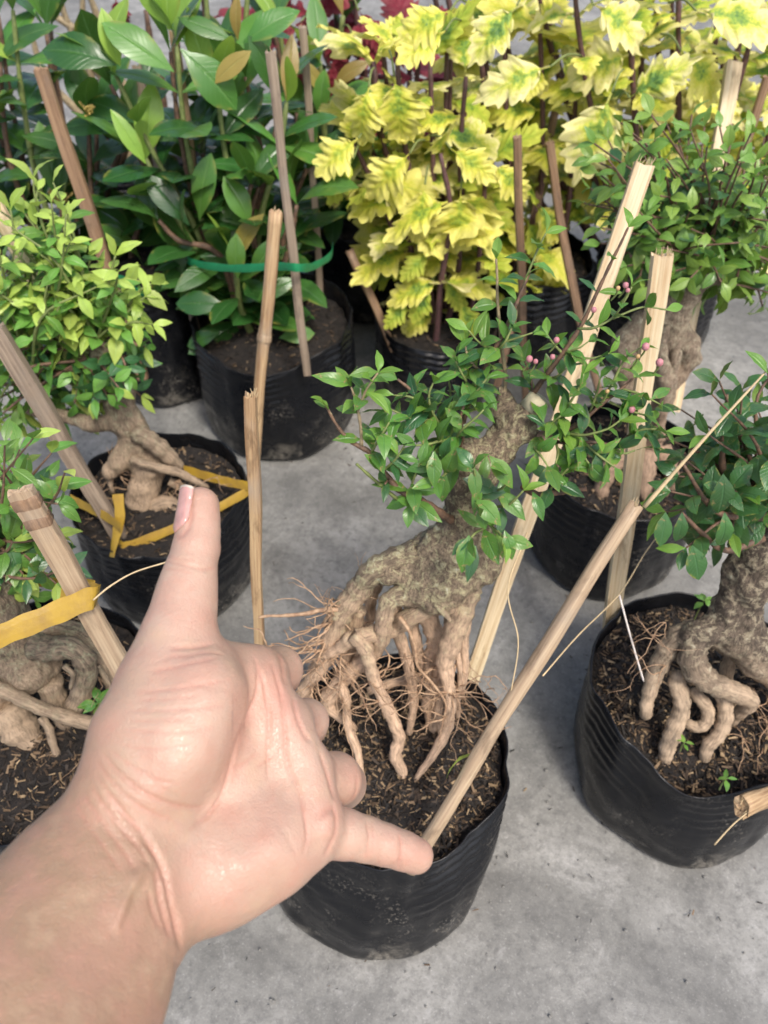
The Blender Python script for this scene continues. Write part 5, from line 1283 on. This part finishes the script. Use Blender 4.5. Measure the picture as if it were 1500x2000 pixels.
# around the middle bonsai
S1t, S1b = at_y(490, 772, 0.415), at_y(505, 1275, 0.375)
stake('square bamboo stake standing upright just left of the bare roots, behind the index finger', S1t, S1b, W(25, depth_of(S1t)), 'bamboo_fresh', 1, fray=9, thick=.85, under=.06)
S2t, S2b = at_d(1243, 985, 0.53), at_d(838, 1640, 0.60)
stake('thick bamboo stake slanting across the front of the bag down to the little fingertip', S2t, S2b, W(31, .56), 'bamboo_dirty', 2, under=0.03, shape='round', node=[0.74], fray=5, thick=.9)
S3t, S3b = at_y(1258, 318, 0.62), at_y(908, 1355, 0.415)
stake('widest pale stake with an open split end rising behind the pink buds', S3t, S3b, W(40, depth_of(S3t)), 'bamboo_pale', 3, under=0.05, thick=.5, fray=10)
S4t, S4b = at_y(1293, 497, 0.56), at_y(1190, 1250, 0.455)
stake('flat pale stake with a fuzzy top standing in the back of the dented bag', S4t, S4b, W(40, depth_of(S4t)) , 'bamboo_pale', 4, under=0.06, thick=.55, fray=14)
S5a, S5b = at_d(1447, 1577, 0.585), at_d(1580, 1512, 0.66)
stake('short hollow stake end poking out through the side of the dented bag', S5a, S5b, W(44, .6), 'bamboo_fresh', 5, under=0.02, shape='round', fray=3)
S6t, S6b = at_d(40, 958, 0.485), at_d(245, 1330, 0.58)
stake('flat weathered stake with a dark notched top, wrapped by the wide yellow strap', S6t, S6b, W(48, .5), 'bamboo_dirty', 6, under=0.08, bands=(.05, .135), thick=.5, fray=2)
S7t, S7b = at_y(-10, 640, 0.60), at_y(243, 1062, 0.56)
stake('grey slanted stake crossing the lime green crown down to the yellow straps', S7t, S7b, W(30, depth_of(S7b)) , 'bamboo_grey', 7, under=0.05, thick=.8, fray=3)
stake('pale stake tip showing at the left edge between the lime green leaves', at_y(-10, 400, .74), at_y(60, 520, .72), W(34, .75), 'bamboo_pale', 8, under=.22, fray=3)
S9t, S9b = at_y(78, 132, 0.93), at_y(280, 738, 0.90)
stake('long brown stake leaning right through the dark shrub at the left edge', S9t, S9b, W(27, depth_of(S9t)), 'bamboo_brown', 9, under=.0, fray=4, thick=.8)
S10t, S10b = at_y(266, 128, 1.02), at_y(396, 690, 0.905)
stake('slim dull stake half hidden among the glossy leaves left of the ribbed bag', S10t, S10b, W(18, depth_of(S10t)), 'bamboo_grey', 10, under=.06, fray=3)
S11t, S11b = at_y(528, 100, 0.84), at_y(598, 718, 0.80)
stake('thin grey-brown stake knotted with green tape at the front of the ribbed bag', S11t, S11b, W(20, depth_of(S11t)), 'bamboo_grey', 11, under=.01, fray=3, bend=.003)
S12t, S12b = at_y(592, 52, 1.02), at_y(627, 600, 0.985)
stake('thin grey stake rising behind the tape in the ribbed bag', S12t, S12b, W(15, depth_of(S12t)), 'bamboo_grey', 12, under=.06, fray=2)
S13t, S13b = at_y(540, 412, 0.72), at_y(497, 905, 0.655)
stake('knobbly yellow-brown stake in front of the ribbed bag with a node halfway', S13t, S13b, W(26, depth_of(S13t)), 'bamboo_fresh', 13, under=.08, shape='round', node=[0.46, .02], bands=(.46,), fray=3)
S14t, S14b = at_y(682, 488, 0.97), at_y(793, 745, 0.90)
stake('short thin stick leaning against the rim of the small ribbed bag', S14t, S14b, W(17, depth_of(S14t)), 'bamboo_brown', 14, under=.05, shape='round', node=[.02], fray=0)
S15t, S15b = at_y(1010, 268, 0.83), at_y(1023, 690, 0.85)
stake('thin upright brown stick in front of the hanging yellow leaves', S15t, S15b, W(17, depth_of(S15t)), 'bamboo_brown', 15, under=.16, fray=3)
S16t, S16b = at_y(1072, 278, 1.0), at_y(1165, 730, 0.93)
stake('thin bent stick leaning left behind the widest pale stake', S16t, S16b, W(17, depth_of(S16t)), 'bamboo_brown', 16, under=.06, fray=2, bend=.006)
S17t, S17b = at_y(1432, 122, 0.95), at_y(1330, 700, 0.76)
stake('pale stake standing behind the wide small-leaved crown at the upper right', S17t, S17b, W(30, depth_of(S17t)), 'bamboo_pale', 17, under=.06, fray=4)
stake('brown stick at the right edge among the long coleus stalks', at_y(1500, 150, 1.0), at_y(1440, 330, 1.0), W(16, .9), 'bamboo_brown', 18, under=.4, fray=0)
stake('pale stick rising among the topmost glossy shoots at the top', at_y(340, 60, 1.02), at_y(395, 420, 1.0), W(18, .85), 'bamboo_fresh', 19, under=.25, fray=0)
stake('brown stick slanting behind the thin upright stick in the yellow leaves', at_y(1085, 215, 1.14), at_y(1000, 620, 1.0), W(17, 1.0), 'bamboo_brown', 20, under=.1, fray=0)

def strand(name, label, pts, r0, r1, mat, cat='fibre', n=8):
    P = spline(pts, n); V, F = tube_geo(P, np.linspace(r0, r1, len(P)), 6, .1, 300, 3)
    loc = Vector(pts[0]); o = obj(name, mesh_from(name, V - np.array(loc), F), M[mat], None, loc); tag(o, label, cat); return o
tip = S2t + (S2t - S2b).normalized() * 0.0
strand('splinter', 'long straight sliver sticking out of the top of the slanted stake', [at_d(1258, 990, .527), at_d(1380, 852, .505), at_d(1515, 705, .49)], .0016, .0006, 'fibre', 'splinter')
strand('thread', 'white thread stretched down to the leftmost root of the dented bag', [at_d(1209, 1160, .66), at_d(1232, 1245, .66), at_d(1257, 1330, .665)], .0008, .0008, 'thread_white', 'thread')
strand('straw', 'thin straw looping beside the right end of the slanted stake', [at_d(1150, 610, .55), at_d(1110, 690, .56), at_d(1075, 760, .57)], .0007, .0005, 'fibre', 'straw')
strand('straw', 'fine curved straw hanging between the bare roots and the slanted stake', [at_d(1030, 1040, .56), at_d(992, 1150, .56), at_d(1012, 1250, .56), at_d(1000, 1340, .565), at_d(990, 1380, .57)], .0006, .0004, 'fibre', 'straw')
strand('straw', 'fine straw running from the slanted stake up past the white thread', [at_d(1060, 1320, .565), at_d(1130, 1240, .6), at_d(1210, 1160, .64), at_d(1260, 1080, .66), at_d(1305, 1020, .67)], .0006, .0004, 'fibre', 'straw')
strand('straw', 'pale curved straw between the thumb joint and the yellow-wrapped stake', [at_d(182, 1172, .50), at_d(215, 1145, .50), at_d(262, 1118, .505), at_d(325, 1098, .51)], .0006, .0005, 'fibre', 'straw')
strand('straw', 'thin straw sticking out below the short hollow stake end', [at_d(1395, 1650, .59), at_d(1430, 1612, .585), at_d(1462, 1585, .582)], .0006, .0006, 'fibre', 'straw')

# ---------------------------------------------------------------- straps
def ribbon(name, label, pts, w, mat, cat='strap', wdir=(0, 0, 1), twist=0.0, closed=False, group=None, n=8):
    pts = [Vector(p) for p in pts]
    P = spline(pts + ([pts[0]] if closed else []), n); m = len(P); V = []
    Wd = np.array(wdir, float); Wd /= np.linalg.norm(Wd)
    T = np.gradient(P, axis=0)
    for i in range(m):
        t = T[i] / np.linalg.norm(T[i]); s = Wd - t * (Wd @ t); s /= np.linalg.norm(s); nn = np.cross(t, s)
        a = twist * i / m; s2 = s * math.cos(a) + nn * math.sin(a); n2 = np.cross(t, s2)
        ww = w / 2 * (1 + .06 * math.sin(i * 1.1))
        for k in (-1, -.4, .4, 1):
            V.append(P[i] + s2 * ww * k + n2 * (.0002 + .0004 * (1 - k * k)))
        for k in (1, .4, -.4, -1):
            V.append(P[i] + s2 * ww * k - n2 * .0002)
    F = []
    for i in range(m - 1):
        for k in range(8):
            F.append((i * 8 + k, i * 8 + (k + 1) % 8, (i + 1) * 8 + (k + 1) % 8, (i + 1) * 8 + k))
    F.append(tuple(range(8))[::-1]); F.append(tuple((m - 1) * 8 + k for k in range(8)))
    loc = pts[0]; me = mesh_from(name, np.array(V) - np.array(loc), F, False); o = obj(name, me, M[mat], None, loc); tag(o, label, cat, group); return o
S6m = (S6t * .55 + S6b * .45)
tv = Vector((0, .6, .8))
e1 = at_d(182, 1168, .53)
ribbon('strap', 'wide flat yellow strap running left off the notched stake', [at_d(-60, 1270, .50), at_d(0, 1242, .51), at_d(90, 1205, .518), at_d(172, 1170, .522), at_d(188, 1166, .53), at_d(184, 1160, .545), at_d(120, 1150, .56)], W(44, .52), 'strap_yellow', wdir=at_d(100, 1180, .52) - at_d(90, 1222, .52))
ribbon('strap', 'yellow strap showing behind the notched stake under the left leaves', [at_d(185, 1150, .56), at_d(110, 1138, .60), at_d(40, 1122, .64), at_d(-60, 1105, .70)], W(30, .62), 'strap_yellow', wdir=at_d(100, 1110, .6) - at_d(100, 1140, .6))
q7 = at_y(236, 1056, .553)
ribbon('strap', 'yellow strap pulled from the grey slanted stake up towards the upright square stake', [at_y(232, 1062, .55), at_y(250, 1066, .548), at_y(330, 1036, .56), at_y(410, 1000, .58), at_y(480, 962, .60), at_y(498, 950, .615)], W(18, .83), 'strap_yellow', wdir=(0, .5, .85))
ribbon('strap', 'yellow strap crossing the back of the soil beside the twisted root', [at_z(486, 950, .155), at_z(440, 940, .152), at_z(390, 926, .15), at_z(350, 914, .15)], W(19, .85), 'strap_yellow', wdir=(0, .4, .9))
ribbon('strap', 'yellow strap behind the grey slanted stake at the left of the bag', [at_z(236, 1030, .16), at_z(205, 1008, .157), at_z(165, 988, .152), at_z(138, 974, .148)], W(20, .82), 'strap_yellow', wdir=(0, .4, .9))
ribbon('strap', 'loose yellow strap end hanging down from the grey slanted stake', [at_y(230, 965, .565), at_y(234, 1010, .55), at_y(226, 1050, .54), at_y(218, 1088, .525)], W(22, .8), 'strap_yellow', wdir=(1, .1, .2), twist=.8)
ribbon('green_tape', 'green tape stretched around the stakes of the ribbed bag', [at_y(342, 488, .95), at_y(375, 512, .90), at_y(450, 524, .85), at_y(540, 520, .81), at_y(585, 523, .795), at_y(612, 520, .84), at_y(645, 500, .90), at_y(650, 480, .97)], W(14, 1.0), 'strap_green', cat='tape', wdir=(0, .3, 1))
ribbon('green_tape', 'crumpled green tape knot on the long brown stake', [at_y(206, 552, .895), at_y(222, 545, .885), at_y(245, 552, .885), at_y(262, 572, .90), at_y(285, 580, .91)], W(24, .95), 'strap_green', cat='tape', wdir=(0, .3, 1), twist=1.0)
# ---------------------------------------------------------------- the hand and forearm
def cam_pt(u, v, d): return np.array(at_d(u, v, d))
def hc(pts): return [(cam_pt(u, v, d), r * d / FPX) for u, v, d, r in pts]
FINGERS = [
    # index, middle, ring: bent away from the viewer, tips tucked behind the palm edge
    [(470, 1345, .318, 46), (512, 1318, .322, 46), (545, 1308, .340, 45), (546, 1318, .362, 41), (515, 1345, .376, 38), (485, 1368, .374, 34)],
    [(510, 1430, .318, 46), (562, 1408, .322, 46), (598, 1409, .338, 43), (598, 1418, .362, 40), (566, 1436, .378, 38), (530, 1446, .376, 34)],
    [(540, 1530, .314, 48), (600, 1515, .318, 50), (654, 1523, .332, 52), (668, 1532, .356, 46), (640, 1544, .376, 40), (600, 1545, .374, 36)],
    [(560, 1622, .302, 52), (625, 1622, .308, 53), (672, 1629, .312, 47), (715, 1639, .316, 42), (752, 1650, .318, 38.5), (786, 1661, .321, 36), (812, 1671, .323, 35)],
]
THUMB = [(391, 988, .322, 37.5), (389, 1012, .320, 40), (387, 1040, .318, 43), (383, 1072, .315, 46.5), (374, 1108, .312, 48), (366, 1150, .309, 50.5), (358, 1200, .305, 57), (344, 1258, .300, 68), (318, 1340, .293, 84), (280, 1440, .285, 96), (245, 1545, .277, 98)]
PALM = [
    [(262, 1600, .285, 82), (385, 1440, .302, 70), (470, 1345, .318, 56), (512, 1322, .322, 46)],
    [(262, 1610, .285, 82), (420, 1490, .303, 72), (560, 1410, .320, 50)],
    [(270, 1630, .285, 82), (450, 1555, .302, 72), (598, 1505, .316, 52)],
    [(280, 1660, .284, 82), (470, 1620, .299, 72), (605, 1612, .308, 56)],
    [(300, 1700, .281, 92), (370, 1712, .285, 100), (445, 1692, .289, 92), (530, 1655, .295, 78), (590, 1630, .303, 62)],
    # ball of the thumb
    [(300, 1520, .277, 88), (345, 1440, .283, 92), (385, 1360, .290, 82), (400, 1310, .298, 62)],
    # web between thumb and index
    [(395, 1300, .306, 50), (440, 1310, .314, 36), (500, 1308, .320, 34)],
    # pads under the fingers
    [(505, 1345, .312, 36), (545, 1425, .312, 36), (585, 1510, .309, 38), (608, 1590, .303, 46)],
]
ARM = [
    [(225, 1600, .280, 88), (165, 1690, .270, 106), (95, 1780, .259, 118), (20, 1880, .245, 128), (-90, 2040, .224, 146), (-330, 2380, .185, 190)],
    [(285, 1705, .276, 82), (240, 1790, .267, 98), (205, 1880, .256, 108), (170, 1980, .243, 120), (90, 2160, .218, 150), (-80, 2560, .18, 190)],
    [(258, 1650, .274, 70), (200, 1740, .262, 84), (130, 1840, .25, 96), (60, 1960, .232, 112)],
]
def build_hand():
    chains = [hc(c) for c in PALM + ARM] + [hc(THUMB)]
    allp = np.array([p for c in chains + [hc(f) for f in FINGERS] for p, r in c]); allr = np.array([r for c in chains + [hc(f) for f in FINGERS] for p, r in c])
    lo, hi = (allp - allr[:, None]).min(0) - .01, (allp + allr[:, None]).max(0) + .01
    h = 0.0009
    f = Field(lo, hi, h)
    for c in chains[:len(PALM)]: f.chain([p for p, r in c], [r for p, r in c], 0.0105)
    for c in chains[len(PALM):len(PALM) + len(ARM)]: f.chain([p for p, r in c], [r for p, r in c], 0.014)
    c = hc(THUMB); f.chain([p for p, r in c[:6]], [r for p, r in c[:6]], 0.0008); f.chain([p for p, r in c[5:]], [r for p, r in c[5:]], 0.006)
    palm = f.f
    for fg in FINGERS:
        g = Field(lo, hi, h); c = hc(fg); g.chain([p for p, r in c], [r for p, r in c], 0.002)
        palm = smin(palm, g.f, 0.0018); del g
    f.f = palm
    V, Q = f.mesh(); V = lap_smooth(V, Q, 4)
    N = quad_normals(V, Q)
    # surface relief: creases, folds, tendons (pixel polylines -> displacement of the facing skin)
    rel = V - np.array(CAMP); D = rel @ np.array([0, CS, -SN])
    U = 750 + FPX * rel[:, 0] / D; W_ = 1000 - FPX * (rel @ np.array([0, SN, CS])) / D
    vd = -rel / np.linalg.norm(rel, axis=1, keepdims=True)
    face = np.clip(((N * vd).sum(1) - 0.02) / 0.25, 0, 1)
    face *= (D < 0.345)
    def dist(pl):
        P = spline([np.array(q, float) for q in pl], 6); best = np.full(len(U), 1e9); end = np.zeros(len(U))
        lo2, hi2 = P.min(0) - 40, P.max(0) + 40
        m = (U > lo2[0]) & (U < hi2[0]) & (W_ > lo2[1]) & (W_ < hi2[1]); X = np.stack([U[m], W_[m]], 1)
        b = np.full(m.sum(), 1e9); tt = np.zeros(m.sum())
        for i in range(len(P) - 1):
            e = P[i + 1] - P[i]; L2 = e @ e + 1e-9
            t = np.clip(((X - P[i]) @ e) / L2, 0, 1); dd = np.linalg.norm(X - P[i] - t[:, None] * e, axis=1)
            k = dd < b; b[k] = dd[k]; tt[k] = (i + t[k]) / (len(P) - 1)
        best[m] = b; end[m] = tt; return best, end
    disp = np.zeros(len(V)); pink = np.zeros(len(V))
    CR = [  # polyline, half width px, depth mm, taper ends
        ([(500, 1300), (504, 1330), (500, 1365), (480, 1410), (462, 1458), (450, 1506), (432, 1554), (405, 1592), (365, 1622)], 3.4, 0.95),
        ([(470, 1330), (474, 1380), (460, 1440), (446, 1500), (428, 1550)], 22, 0.4),
        ([(496, 1285), (512, 1325), (520, 1360), (526, 1410), (523, 1470), (524, 1524)], 2.8, 0.7),
        ([(532, 1300), (546, 1350), (554, 1400), (557, 1440), (562, 1495), (584, 1545), (594, 1590), (600, 1632), (592, 1668)], 2.9, 0.8),
        ([(452, 1506), (480, 1488), (504, 1468)], 3, 0.35), ([(560, 1450), (528, 1480), (500, 1500)], 3, .2),
        ([(374, 958), (373, 985), (372, 1012), (364, 1034), (350, 1047), (338, 1046)], 4.5, 0.5),
        ([(717, 1600), (721, 1640), (713, 1682)], 3.2, 0.5), ([(726, 1603), (729, 1640), (722, 1680)], 2.6, 0.25), ([(780, 1630), (784, 1660), (777, 1698)], 3, 0.4),
        ([(650, 1570), (656, 1605), (650, 1640), (634, 1672)], 4, 0.7),
        ([(620, 1600), (640, 1580), (648, 1574)], 5, .3),
        ([(322, 1096), (345, 1100), (372, 1106), (400, 1112), (426, 1106)], 3.2, 0.45), ([(326, 1086), (350, 1092), (380, 1094)], 2.6, 0.25), ([(318, 1110), (350, 1114), (380, 1120)], 2.6, .2),
        ([(330, 1264), (360, 1264), (390, 1262), (418, 1254)], 4.5, 0.55), ([(322, 1284), (365, 1280), (410, 1274), (440, 1280)], 3.4, 0.3),
        ([(286, 1310), (330, 1306), (390, 1292), (430, 1284)], 3, 0.3), ([(262, 1352), (320, 1348), (390, 1338), (444, 1328)], 3, 0.28), ([(252, 1388), (310, 1388), (380, 1384), (440, 1378)], 3, 0.28),
        ([(240, 1424), (300, 1430), (360, 1430), (420, 1420)], 3, 0.26), ([(228, 1452), (280, 1462), (330, 1462), (372, 1456)], 2.8, 0.24), ([(270, 1368), (330, 1366), (400, 1358)], 2.4, .2), ([(250, 1408), (310, 1408), (372, 1404)], 2.4, .2),
        ([(200, 1472), (232, 1510), (275, 1545), (320, 1566), (360, 1576), (405, 1576)], 4, 0.75), ([(190, 1490), (222, 1532), (262, 1568), (305, 1592), (350, 1606)], 3.2, 0.5), ([(212, 1462), (250, 1492), (300, 1520), (350, 1530)], 2.8, .35),
        ([(186, 1512), (220, 1560), (255, 1602), (290, 1640), (312, 1676)], 3.6, 0.6), ([(172, 1530), (206, 1578), (245, 1626), (275, 1660), (290, 1690)], 3.4, 0.5), ([(158, 1548), (190, 1592), (226, 1640), (252, 1676), (262, 1700)], 3.4, 0.4),
        ([(144, 1570), (180, 1620), (214, 1668), (236, 1700)], 3.2, 0.3), ([(200, 1545), (238, 1590), (275, 1620)], 2.6, .3),
        ([(276, 1636), (298, 1660), (315, 1690), (324, 1722), (332, 1760), (345, 1808), (352, 1850)], 6, 1.8), ([(304, 1690), (310, 1740), (322, 1790), (334, 1830)], 6, 1.0),
        ([(290, 1740), (300, 1780), (318, 1820)], 4, .5),
        ([(698, 1515), (695, 1545), (684, 1568)], 2.6, .45), ([(622, 1468), (630, 1490), (640, 1520), (652, 1560)], 4, .8), ([(545, 1272), (552, 1300), (556, 1338)], 4, .6),
        ([(572, 1366), (576, 1395), (590, 1432), (604, 1450)], 4, .7),
    ]
    for pl, w, mm in CR:
        b, t = dist(pl); ends = np.clip(np.minimum(t, 1 - t) / 0.16, 0, 1) ** .7
        disp -= mm * 1e-3 * np.exp(-(b / w) ** 2) * (0.25 + .75 * ends) * (1.1 if w < 6 else .85)
        if mm < 2: pink += 0.75 * np.exp(-(b / (w * 1.15)) ** 2) * ends
    RG = [([(285, 1688), (268, 1715), (250, 1745), (236, 1780), (222, 1820)], 11, 1.5), ([(262, 1700), (240, 1735), (205, 1790)], 12, 0.5), ([(318, 1712), (326, 1760), (336, 1800)], 9, 0.5),
          ([(415, 1345), (400, 1420), (370, 1490), (330, 1545)], 48, 1.2), ([(440, 1700), (500, 1672), (560, 1640)], 40, 1.5), ([(545, 1330), (570, 1400), (610, 1490), (628, 1590)], 22, 1.0), ([(640, 1585), (640, 1640)], 16, 1.2)]
    for pl, w, mm in RG:
        b, t = dist(pl); disp += mm * 1e-3 * np.exp(-(b / w) ** 2) * np.clip(np.minimum(t, 1 - t) / 0.25, 0, 1) ** .5
    # fine irregularity
    disp += 0.00035 * vnoise(V, 85, 3) + 0.00012 * vnoise(V, 260, 4)
    V = V + N * (disp * face)[:, None]
    # pigment: palm paler and pinker than the arm, fingertips and knuckle folds pink
    palm_pt = np.array([[380, 1420], [470, 1560], [560, 1450], [420, 1690], [375, 1080], [365, 1220], [740, 1645], [600, 1610]], float)
    dmin = np.min(np.hypot(U[:, None] - palm_pt[None, :, 0], W_[:, None] - palm_pt[None, :, 1]), 1)
    tone = np.clip(1.25 - dmin / 260, 0, 1); tone[(U < 300) & (W_ > 1640)] *= 0.5
    s = (U - 300) * 0.76 + (1650 - W_) * 0.65
    tone = np.clip(tone * (0.25 + .75 / (1 + np.exp(-s / 40))), 0, 1)
    for (u, v, r, a) in [(391, 990, 60, .5), (815, 1672, 50, .55), (545, 1310, 60, .4), (600, 1410, 55, .3), (660, 1540, 60, .25), (545, 1400, 45, .45), (625, 1600, 50, .35), (470, 1480, 90, .15), (430, 1770, 90, .12), (360, 1590, 70, .15), (540, 1370, 26, .45)]:
        pink += a * np.exp(-((U - u) ** 2 + (W_ - v) ** 2) / r ** 2)
    me = mesh_from('person', V, Q); me.materials.append(M['skin'])
    for nm, val in (('tone', tone), ('pink', np.clip(pink, 0, 1))):
        a = me.attributes.new(nm, 'FLOAT', 'POINT'); a.data.foreach_set('value', val.astype(np.float32))
    loc = Vector(cam_pt(260, 1650, .285))
    me.transform(Matrix.Translation(-loc))
    o = obj('person', me, None, None, loc)
    tag(o, 'left hand and forearm, palm open, thumb up, little finger stretched out', 'hand')
    # thumbnail: a curved plate lying on the side of the thumb tip
    ch = hc(THUMB[:6]); P = np.array([p for p, r in ch]); R = np.array([r for p, r in ch])
    def surf(p0, dr):
        """distance along dr from p0 to the thumb's skin"""
        lo_, hi_ = 0.0, 0.02
        for _ in range(26):
            m_ = (lo_ + hi_) / 2; X = (p0 + dr * m_)[None, :]
            s_ = min(float(sd_cone(X, P[i], P[i + 1], R[i], R[i + 1])[0]) for i in range(len(P) - 1))
            if s_ < 0: lo_ = m_
            else: hi_ = m_
        return lo_
    a0 = cam_pt(383, 1046, .317); a1 = cam_pt(392, 955, .3225); ax = (a1 - a0) / np.linalg.norm(a1 - a0)
    left = np.array([-1.0, 0, 0]); tow = np.array([0, -CS, SN]); left -= ax * (left @ ax); left /= np.linalg.norm(left); tow = np.cross(left, ax); tow = tow if tow @ np.array([0, -CS, SN]) > 0 else -tow
    NV = []; ns, nph = 22, 18
    for i in range(ns + 1):
        s_ = i / ns
        wd = 1.0 if s_ > .3 else math.sqrt(max(0.0, 1 - ((0.3 - s_) / .3) ** 2)) * .65 + .35
        for j in range(nph + 1):
            q = -1 + 2 * j / nph
            ph = math.radians(60 + 46 * q * wd)
            ss = s_ * (1 - 0.07 * q * q * (s_ > .7))
            if s_ < .3: ss = s_ * 1.0 + 0.16 * q * q * (0.3 - s_) / .3 * .6
            dr = left * math.sin(ph) + tow * math.cos(ph); c0 = a0 + (a1 - a0) * min(ss, 1.0)
            ofs = 0.0007 - 0.0009 * max(0, abs(q) - .8) / .2 - 0.0009 * max(0, .12 - s_) / .12
            NV.append(c0 + dr * (surf(a0 + (a1 - a0) * min(ss, .62), dr) * (1 - .12 * max(0, ss - .62)) + ofs))
    NF = [(i * (nph + 1) + j, i * (nph + 1) + j + 1, (i + 1) * (nph + 1) + j + 1, (i + 1) * (nph + 1) + j) for i in range(ns) for j in range(nph)]
    nm = mesh_from('nail', np.array(NV) - np.array(loc), NF); nm.materials.append(M['nail']); nm.materials.append(M['nail_tip'])
    for k, pg in enumerate(nm.polygons):
        if k // nph >= ns - 1: pg.material_index = 1
    no = obj('nail', nm, None, o, (0, 0, 0))
    sol = no.modifiers.new('thickness', 'SOLIDIFY'); sol.thickness = 0.0005; sol.offset = -1
build_hand()
# ---------------------------------------------------------------- small things on the soil
def single_leaf(name, label, p, q, nrm, L, kind, cat='leaf'):
    p = Vector(p); d = (Vector(q) - p).normalized(); nrm = Vector(nrm); nrm = (nrm - d * nrm.dot(d)).normalized(); y = nrm.cross(d)
    o = bpy.data.objects.new(name, LV[kind][1]); COL.objects.link(o)
    o.matrix_world = Matrix.Translation(p) @ Matrix((d, y, nrm)).transposed().to_4x4() @ Matrix.Scale(L, 4)
    tag(o, label, cat)
single_leaf('fallen_leaf', 'yellow-green fallen leaf caught behind the slanted stake on the soil', at_d(872, 1520, .585), at_d(915, 1450, .60), (-.95, -.3, .1), .03, 'bright')
def seedling(label, u, v, d, n, L, kind, h, seed):
    rr = random.Random(seed); base = at_d(u, v, d); t = Plant('seedling', base - Vector((0, 0, h)), label, 'seedling', None, seed)
    t.twig([base - Vector((0, 0, h)), base - Vector((0.001, 0, h * .4)), base], .0007, .0005, 'twig_green', 'stem')
    for k in range(n):
        a = k / n * 6.283 + rr.uniform(-.3, .3); t.leaf(kind, base - Vector((0, 0, .003 * (k % 2))), (math.cos(a), math.sin(a), .15), (rr.gauss(0, .2), rr.gauss(0, .2), 1), L * rr.uniform(.8, 1.1))
    t.done()
seedling('tiny dark green star-shaped weed on the soil beside the wrist', 190, 1372, .635, 6, .016, 'main', .03, 1)
seedling('small pale green sprout at the back rim of the dented bag', 1376, 1172, .71, 5, .012, 'bright_mid', .05, 2)
seedling('tiny green weed between the looping root and the front rim', 1338, 1450, .66, 4, .008, 'main_young', .015, 3)
seedling('tiny pale weed by the front rim beside the hollow stake end', 1420, 1520, .62, 4, .009, 'bright_mid', .02, 4)

def bury_root_ends():
    rr = np.random.RandomState(3)
    cm = chip_mesh(16 * len(ROOT_ENDS), lambda a: 1.0, lambda a, b: 0.0, 78, 0.002, 0.007)
    co = np.array([v.co[:] for v in cm.vertices]).reshape(-1, 8, 3); c = co.mean(1)
    for i in range(len(co)):
        e, r, pk = ROOT_ENDS[i // 16]; a = rr.uniform(0, 6.283); d = r * .8 + abs(rr.normal(0, .004))
        x, y = e[0] + d * math.cos(a), e[1] + d * math.sin(a)
        co[i] += np.array([x, y, pk['soil'](x, y) + .001 + .004 * math.exp(-((d - r) / .004) ** 2)]) - c[i]
    cm.vertices.foreach_set('co', co.ravel()); cm.update()
    tag(obj('soil_heaps', cm, M['husk']), kind='stuff')
bury_root_ends()
